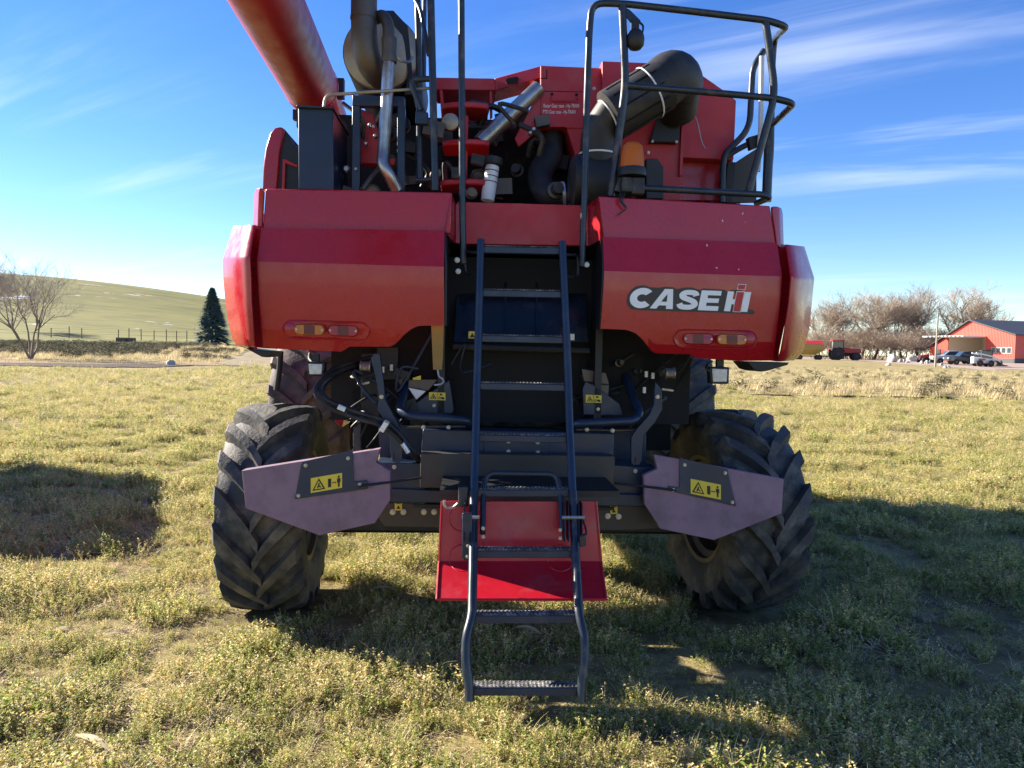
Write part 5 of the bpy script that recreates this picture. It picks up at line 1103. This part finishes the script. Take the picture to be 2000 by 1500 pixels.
# ---------------- vehicles in the yard
mat('car_dark', (.03, .035, .04), .3, coat=.6); mat('car_silver', (.50, .51, .52), .3, .3, coat=.5); mat('car_white', (.72, .72, .70), .4, coat=.3); mat('tractor_red', (.38, .02, .02), .45, var=.1); mat('wagon_yellow', (.38, .25, .07), .55, var=.15); mat('tyre_far', (.025, .024, .023), .8)
def wheel_at(parent, x, y, r_, w_, hub='car_silver', name='wheel'):
    mb = MB(); mb.lathe([(r_ * .6, -w_ / 2), (r_ * .93, -w_ / 2), (r_, -w_ * .3), (r_, w_ * .3), (r_ * .93, w_ / 2), (r_ * .6, w_ / 2)], (x, y, r_), (0, 1, 0), 22); o = mb.build(name, 'tyre_far', parent, smooth=40)
    mb = MB(); mb.lathe([(r_ * .6, -w_ * .46), (r_ * .5, -w_ * .4), (r_ * .15, -w_ * .52), (r_ * .15, w_ * .52), (r_ * .5, w_ * .4), (r_ * .6, w_ * .46)], (x, y, r_), (0, 1, 0), 16); mb.build('hub', hub, o)
def pickup(px, py, Y, rz, m, label):
    g = at_y(px, py, Y); e = empty('pickup_truck', (g.x, g.y, zt(g.x, g.y) + .06), rz); mb = MB()
    mb.prism([Vector((x, -.95, z)) for x, z in ((-2.7, .55), (2.6, .5), (2.75, .7), (2.7, 1.05), (1.35, 1.15), (-2.7, 1.15))], (0, 1.9, 0)); mb.build('body', m, e, bevel=.05)
    mb = MB(); mb.prism([Vector((x, -.85, z)) for x, z in ((-.75, 1.15), (1.4, 1.15), (.7, 1.8), (-.55, 1.83))], (0, 1.7, 0)); mb.build('cab', m, e, bevel=.05); mb = MB(); mb.prism([Vector((x, -.87, z)) for x, z in ((-.6, 1.2), (1.15, 1.2), (.62, 1.72), (-.5, 1.74))], (0, 1.74, 0)); mb.build('side_glass', 'glass', e)
    mb = MB(); mb.prism([Vector((1.28, -.75, 1.2)), Vector((1.28, .75, 1.2)), Vector((.76, .7, 1.75)), Vector((.76, -.7, 1.75))], (.04, 0, .03)); mb.build('windscreen', 'glass', e)
    for s in (-1, 1): mb = MB(); mb.box((2.72, s * .72, .88), (.06, .32, .18)); mb.build('headlight', 'lamp_glass', e)
    for x in (-1.75, 1.75):
        for s in (-1, 1): wheel_at(e, x, s * .86, .39, .26)
    tag(e, label, 'pickup'); return e
pickup(1860, 709, 108, R(165), 'car_silver', 'silver pickup parked in front of the shed, leftmost'); pickup(1889, 710, 104, R(172), 'car_dark', 'dark pickup parked in front of the open shed bay')
def skid(px, py, Y, rz):
    g = at_y(px, py, Y); e = empty('skid_steer', (g.x, g.y, zt(g.x, g.y) + .06), rz); mb = MB(); mb.prism([Vector((x, -.55, z)) for x, z in ((-1.5, .4), (.9, .4), (.95, 1.0), (-.2, 1.1), (-1.5, 1.25))], (0, 1.1, 0)); mb.build('body', 'car_white', e, bevel=.04)
    mb = MB(); mb.box((.1, 0, 2.05), (1.3, 1.05, .1)); 
    for x in (-.5, .7):
        for s in (-1, 1): mb.box((x, s * .48, 1.55), (.08, .08, 1.0))
    mb.build('cab_frame', 'shed_base', e); mb = MB(); mb.box((.1, 0, 1.5), (1.1, .9, .9)); mb.build('cab_glass', 'glass', e)
    for s in (-1, 1):
        mb = MB(); mb.tube([Vector((-1.3, s * .75, 1.75)), Vector((.7, s * .75, 1.3)), Vector((1.7, s * .75, .55))], .11, 6); mb.build('lift_arm', 'car_white', e)
        for x in (-.85, .45): wheel_at(e, x, s * .8, .42, .3, 'orange_door')
    mb = MB(); mb.prism([Vector((x, -.95, z)) for x, z in ((1.6, .15), (2.4, .1), (2.35, .2), (1.8, .3), (1.7, .8), (1.6, .8))], (0, 1.9, 0)); mb.build('bucket', 'dark_steel', e); mb = MB(); mb.box((-.5, -.57, .9), (.8, .02, .25)); mb.build('orange_stripe', 'orange_door', e)
    tag(e, 'white skid steer loader parked right of the pickups', 'loader')
skid(1923, 710, 100, R(-12))
def tractor(px, py, Y, rz, s_, label, cab=True):
    g = at_y(px, py, Y); e = empty('tractor', (g.x, g.y, zt(g.x, g.y) + .03), rz); e.scale = (s_,) * 3; mb = MB()
    mb.prism([Vector((x, -.42, z)) for x, z in ((.3, 1.05), (2.7, 1.0), (2.8, 1.2), (2.75, 1.65), (.3, 1.85))], (0, .84, 0)); mb.build('hood', 'tractor_red', e, bevel=.06); mb = MB(); mb.box((.9, 0, .85), (3.6, .5, .5)); mb.build('chassis', 'tyre_far', e, bevel=.04)
    mb = MB(); mb.box((2.79, 0, 1.4), (.04, .6, .5)); mb.build('grille', 'tyre_far', e)
    if cab:
        mb = MB(); mb.box((-.45, 0, 2.82), (1.75, 1.6, .2)); mb.build('cab_roof', 'tractor_red', e, bevel=.05); mb = MB()
        for x in (-1.15, .25):
            for s in (-1, 1): mb.box((x, s * .7, 2.2), (.09, .09, 1.1))
        mb.box((-.45, 0, 1.6), (1.5, 1.4, .3)); mb.build('cab_frame', 'tyre_far', e); mb = MB(); mb.box((-.45, 0, 2.22), (1.34, 1.36, 1.0)); mb.build('cab_glass', 'glass', e)
        mb = MB(); mb.tube([Vector((.5, .5, 1.8)), Vector((.5, .5, 2.7))], .05, 8); mb.build('exhaust', 'tyre_far', e)
    else:
        mb = MB(); mb.box((-.7, 0, 1.45), (.5, .5, .12)); mb.box((-.95, 0, 1.7), (.1, .5, .4)); mb.build('seat', 'tyre_far', e); mb = MB(); mb.tube([Vector((.2, 0, 1.7)), Vector((-.15, 0, 1.95))], .03, 6); mb.lathe([(.2, 0), (.2, .03)], (-.17, 0, 1.96), (-.8, 0, .6), 16); mb.build('steering_wheel', 'tyre_far', e)
    for s in (-1, 1):
        mb = MB(); pts_ = [Vector((-.6 + .98 * math.cos(a), s * .75, .92 + .98 * math.sin(a))) for a in np.linspace(.3, 2.7, 10)]; mb.sheet([pts_, [p + Vector((0, s * .45, 0)) for p in pts_]], .04, direction=(0, 0, 1)); mb.build('fender', 'tractor_red', e); wheel_at(e, -.6, s * 1.0, .9, .5, 'tractor_red'); wheel_at(e, 2.1, s * .8, .58, .36, 'tractor_red')
    tag(e, label, 'tractor'); return e
tractor(1640, 713, 124, R(-8), 1.1, 'red cab tractor hitched to the yellow wagon'); tractor(1812, 711, 112, R(200), .62, 'small old red tractor without cab beside the shed', False)
g = at_y(1578, 713, 124); e = empty('grain_wagon', (g.x, g.y, zt(g.x, g.y)), R(-8)); mb = MB()
def hopper(mb, L_, W_, z0, z1, z2):
    for s in (-1, 1):
        mb.prism([Vector((-L_ / 2, s * W_ / 2, z1)), Vector((L_ / 2, s * W_ / 2, z1)), Vector((L_ / 2, s * W_ / 2, z2)), Vector((-L_ / 2, s * W_ / 2, z2))], (0, -s * .05, 0)); mb.prism([Vector((-L_ / 2, s * W_ / 2, z1)), Vector((L_ / 2, s * W_ / 2, z1)), Vector((L_ / 4, s * .4, z0)), Vector((-L_ / 4, s * .4, z0))], (0, -s * .05, 0))
        mb.prism([Vector((s * L_ / 2, -W_ / 2, z1)), Vector((s * L_ / 2, W_ / 2, z1)), Vector((s * L_ / 2, W_ / 2, z2)), Vector((s * L_ / 2, -W_ / 2, z2))], (-s * .05, 0, 0)); mb.prism([Vector((s * L_ / 2, -W_ / 2, z1)), Vector((s * L_ / 2, W_ / 2, z1)), Vector((s * L_ / 4, .4, z0)), Vector((s * L_ / 4, -.4, z0))], (-s * .05, 0, 0))
hopper(mb, 4.2, 2.4, .8, 1.7, 2.5); mb.build('hopper', 'wagon_yellow', e); mb = MB(); mb.prism([Vector((-2.1, -1.25, 2.52)), Vector((-2.1, 1.25, 2.52)), Vector((-2.1, 0, 3.1))], (4.2, 0, 0)); mb.build('tarp', 'tractor_red', e); mb = MB(); mb.box((.3, 0, .6), (5.4, .3, .16)); mb.build('frame', 'tyre_far', e)
for x in (-1.5, 1.5):
    for s in (-1, 1): wheel_at(e, x, s * .95, .42, .3, 'wagon_yellow')
tag(e, 'yellow grain wagon with red cover behind the tractor', 'wagon')
g = at_y(1772, 706, 122); mb = MB(); e = empty('harrow', (g.x, g.y, zt(g.x, g.y))); mb.box((0, 0, .55), (4.6, .12, .1)); mb.box((0, 1.0, .55), (4.6, .12, .1)); mb.box((0, .5, .6), (.12, 1.8, .1)); mb.build('frame', 'tyre_far', e)
for k in range(12): mb = MB(); mb.lathe([(.3, -.01), (.3, .01)], (-2.2 + k * .4, 0, .3), (1, .2, 0), 14); mb.build('disc', 'dark_steel', e)
tag(e, 'low dark disc harrow parked behind the boulders', 'harrow')
# invented cart added out of view; its shade falls into the field at left
e = empty('unseen_shade_cart', (-11.6, 9.3, 0), R(200)); mb = MB(); hopper(mb, 5.0, 3.0, 1.0, 2.0, 3.3); mb.build('hopper', 'tractor_red', e); mb = MB(); mb.box((.6, 0, .8), (6.4, .3, .2)); mb.box((0, 0, .8), (.3, 3.0, .2)); mb.build('frame', 'tyre_far', e)
for s in (-1, 1): wheel_at(e, 0, s * 1.6, .85, .6, 'wagon_yellow')
tag(e, 'invented red cart out of view, added to cast the shade at left', 'cart')
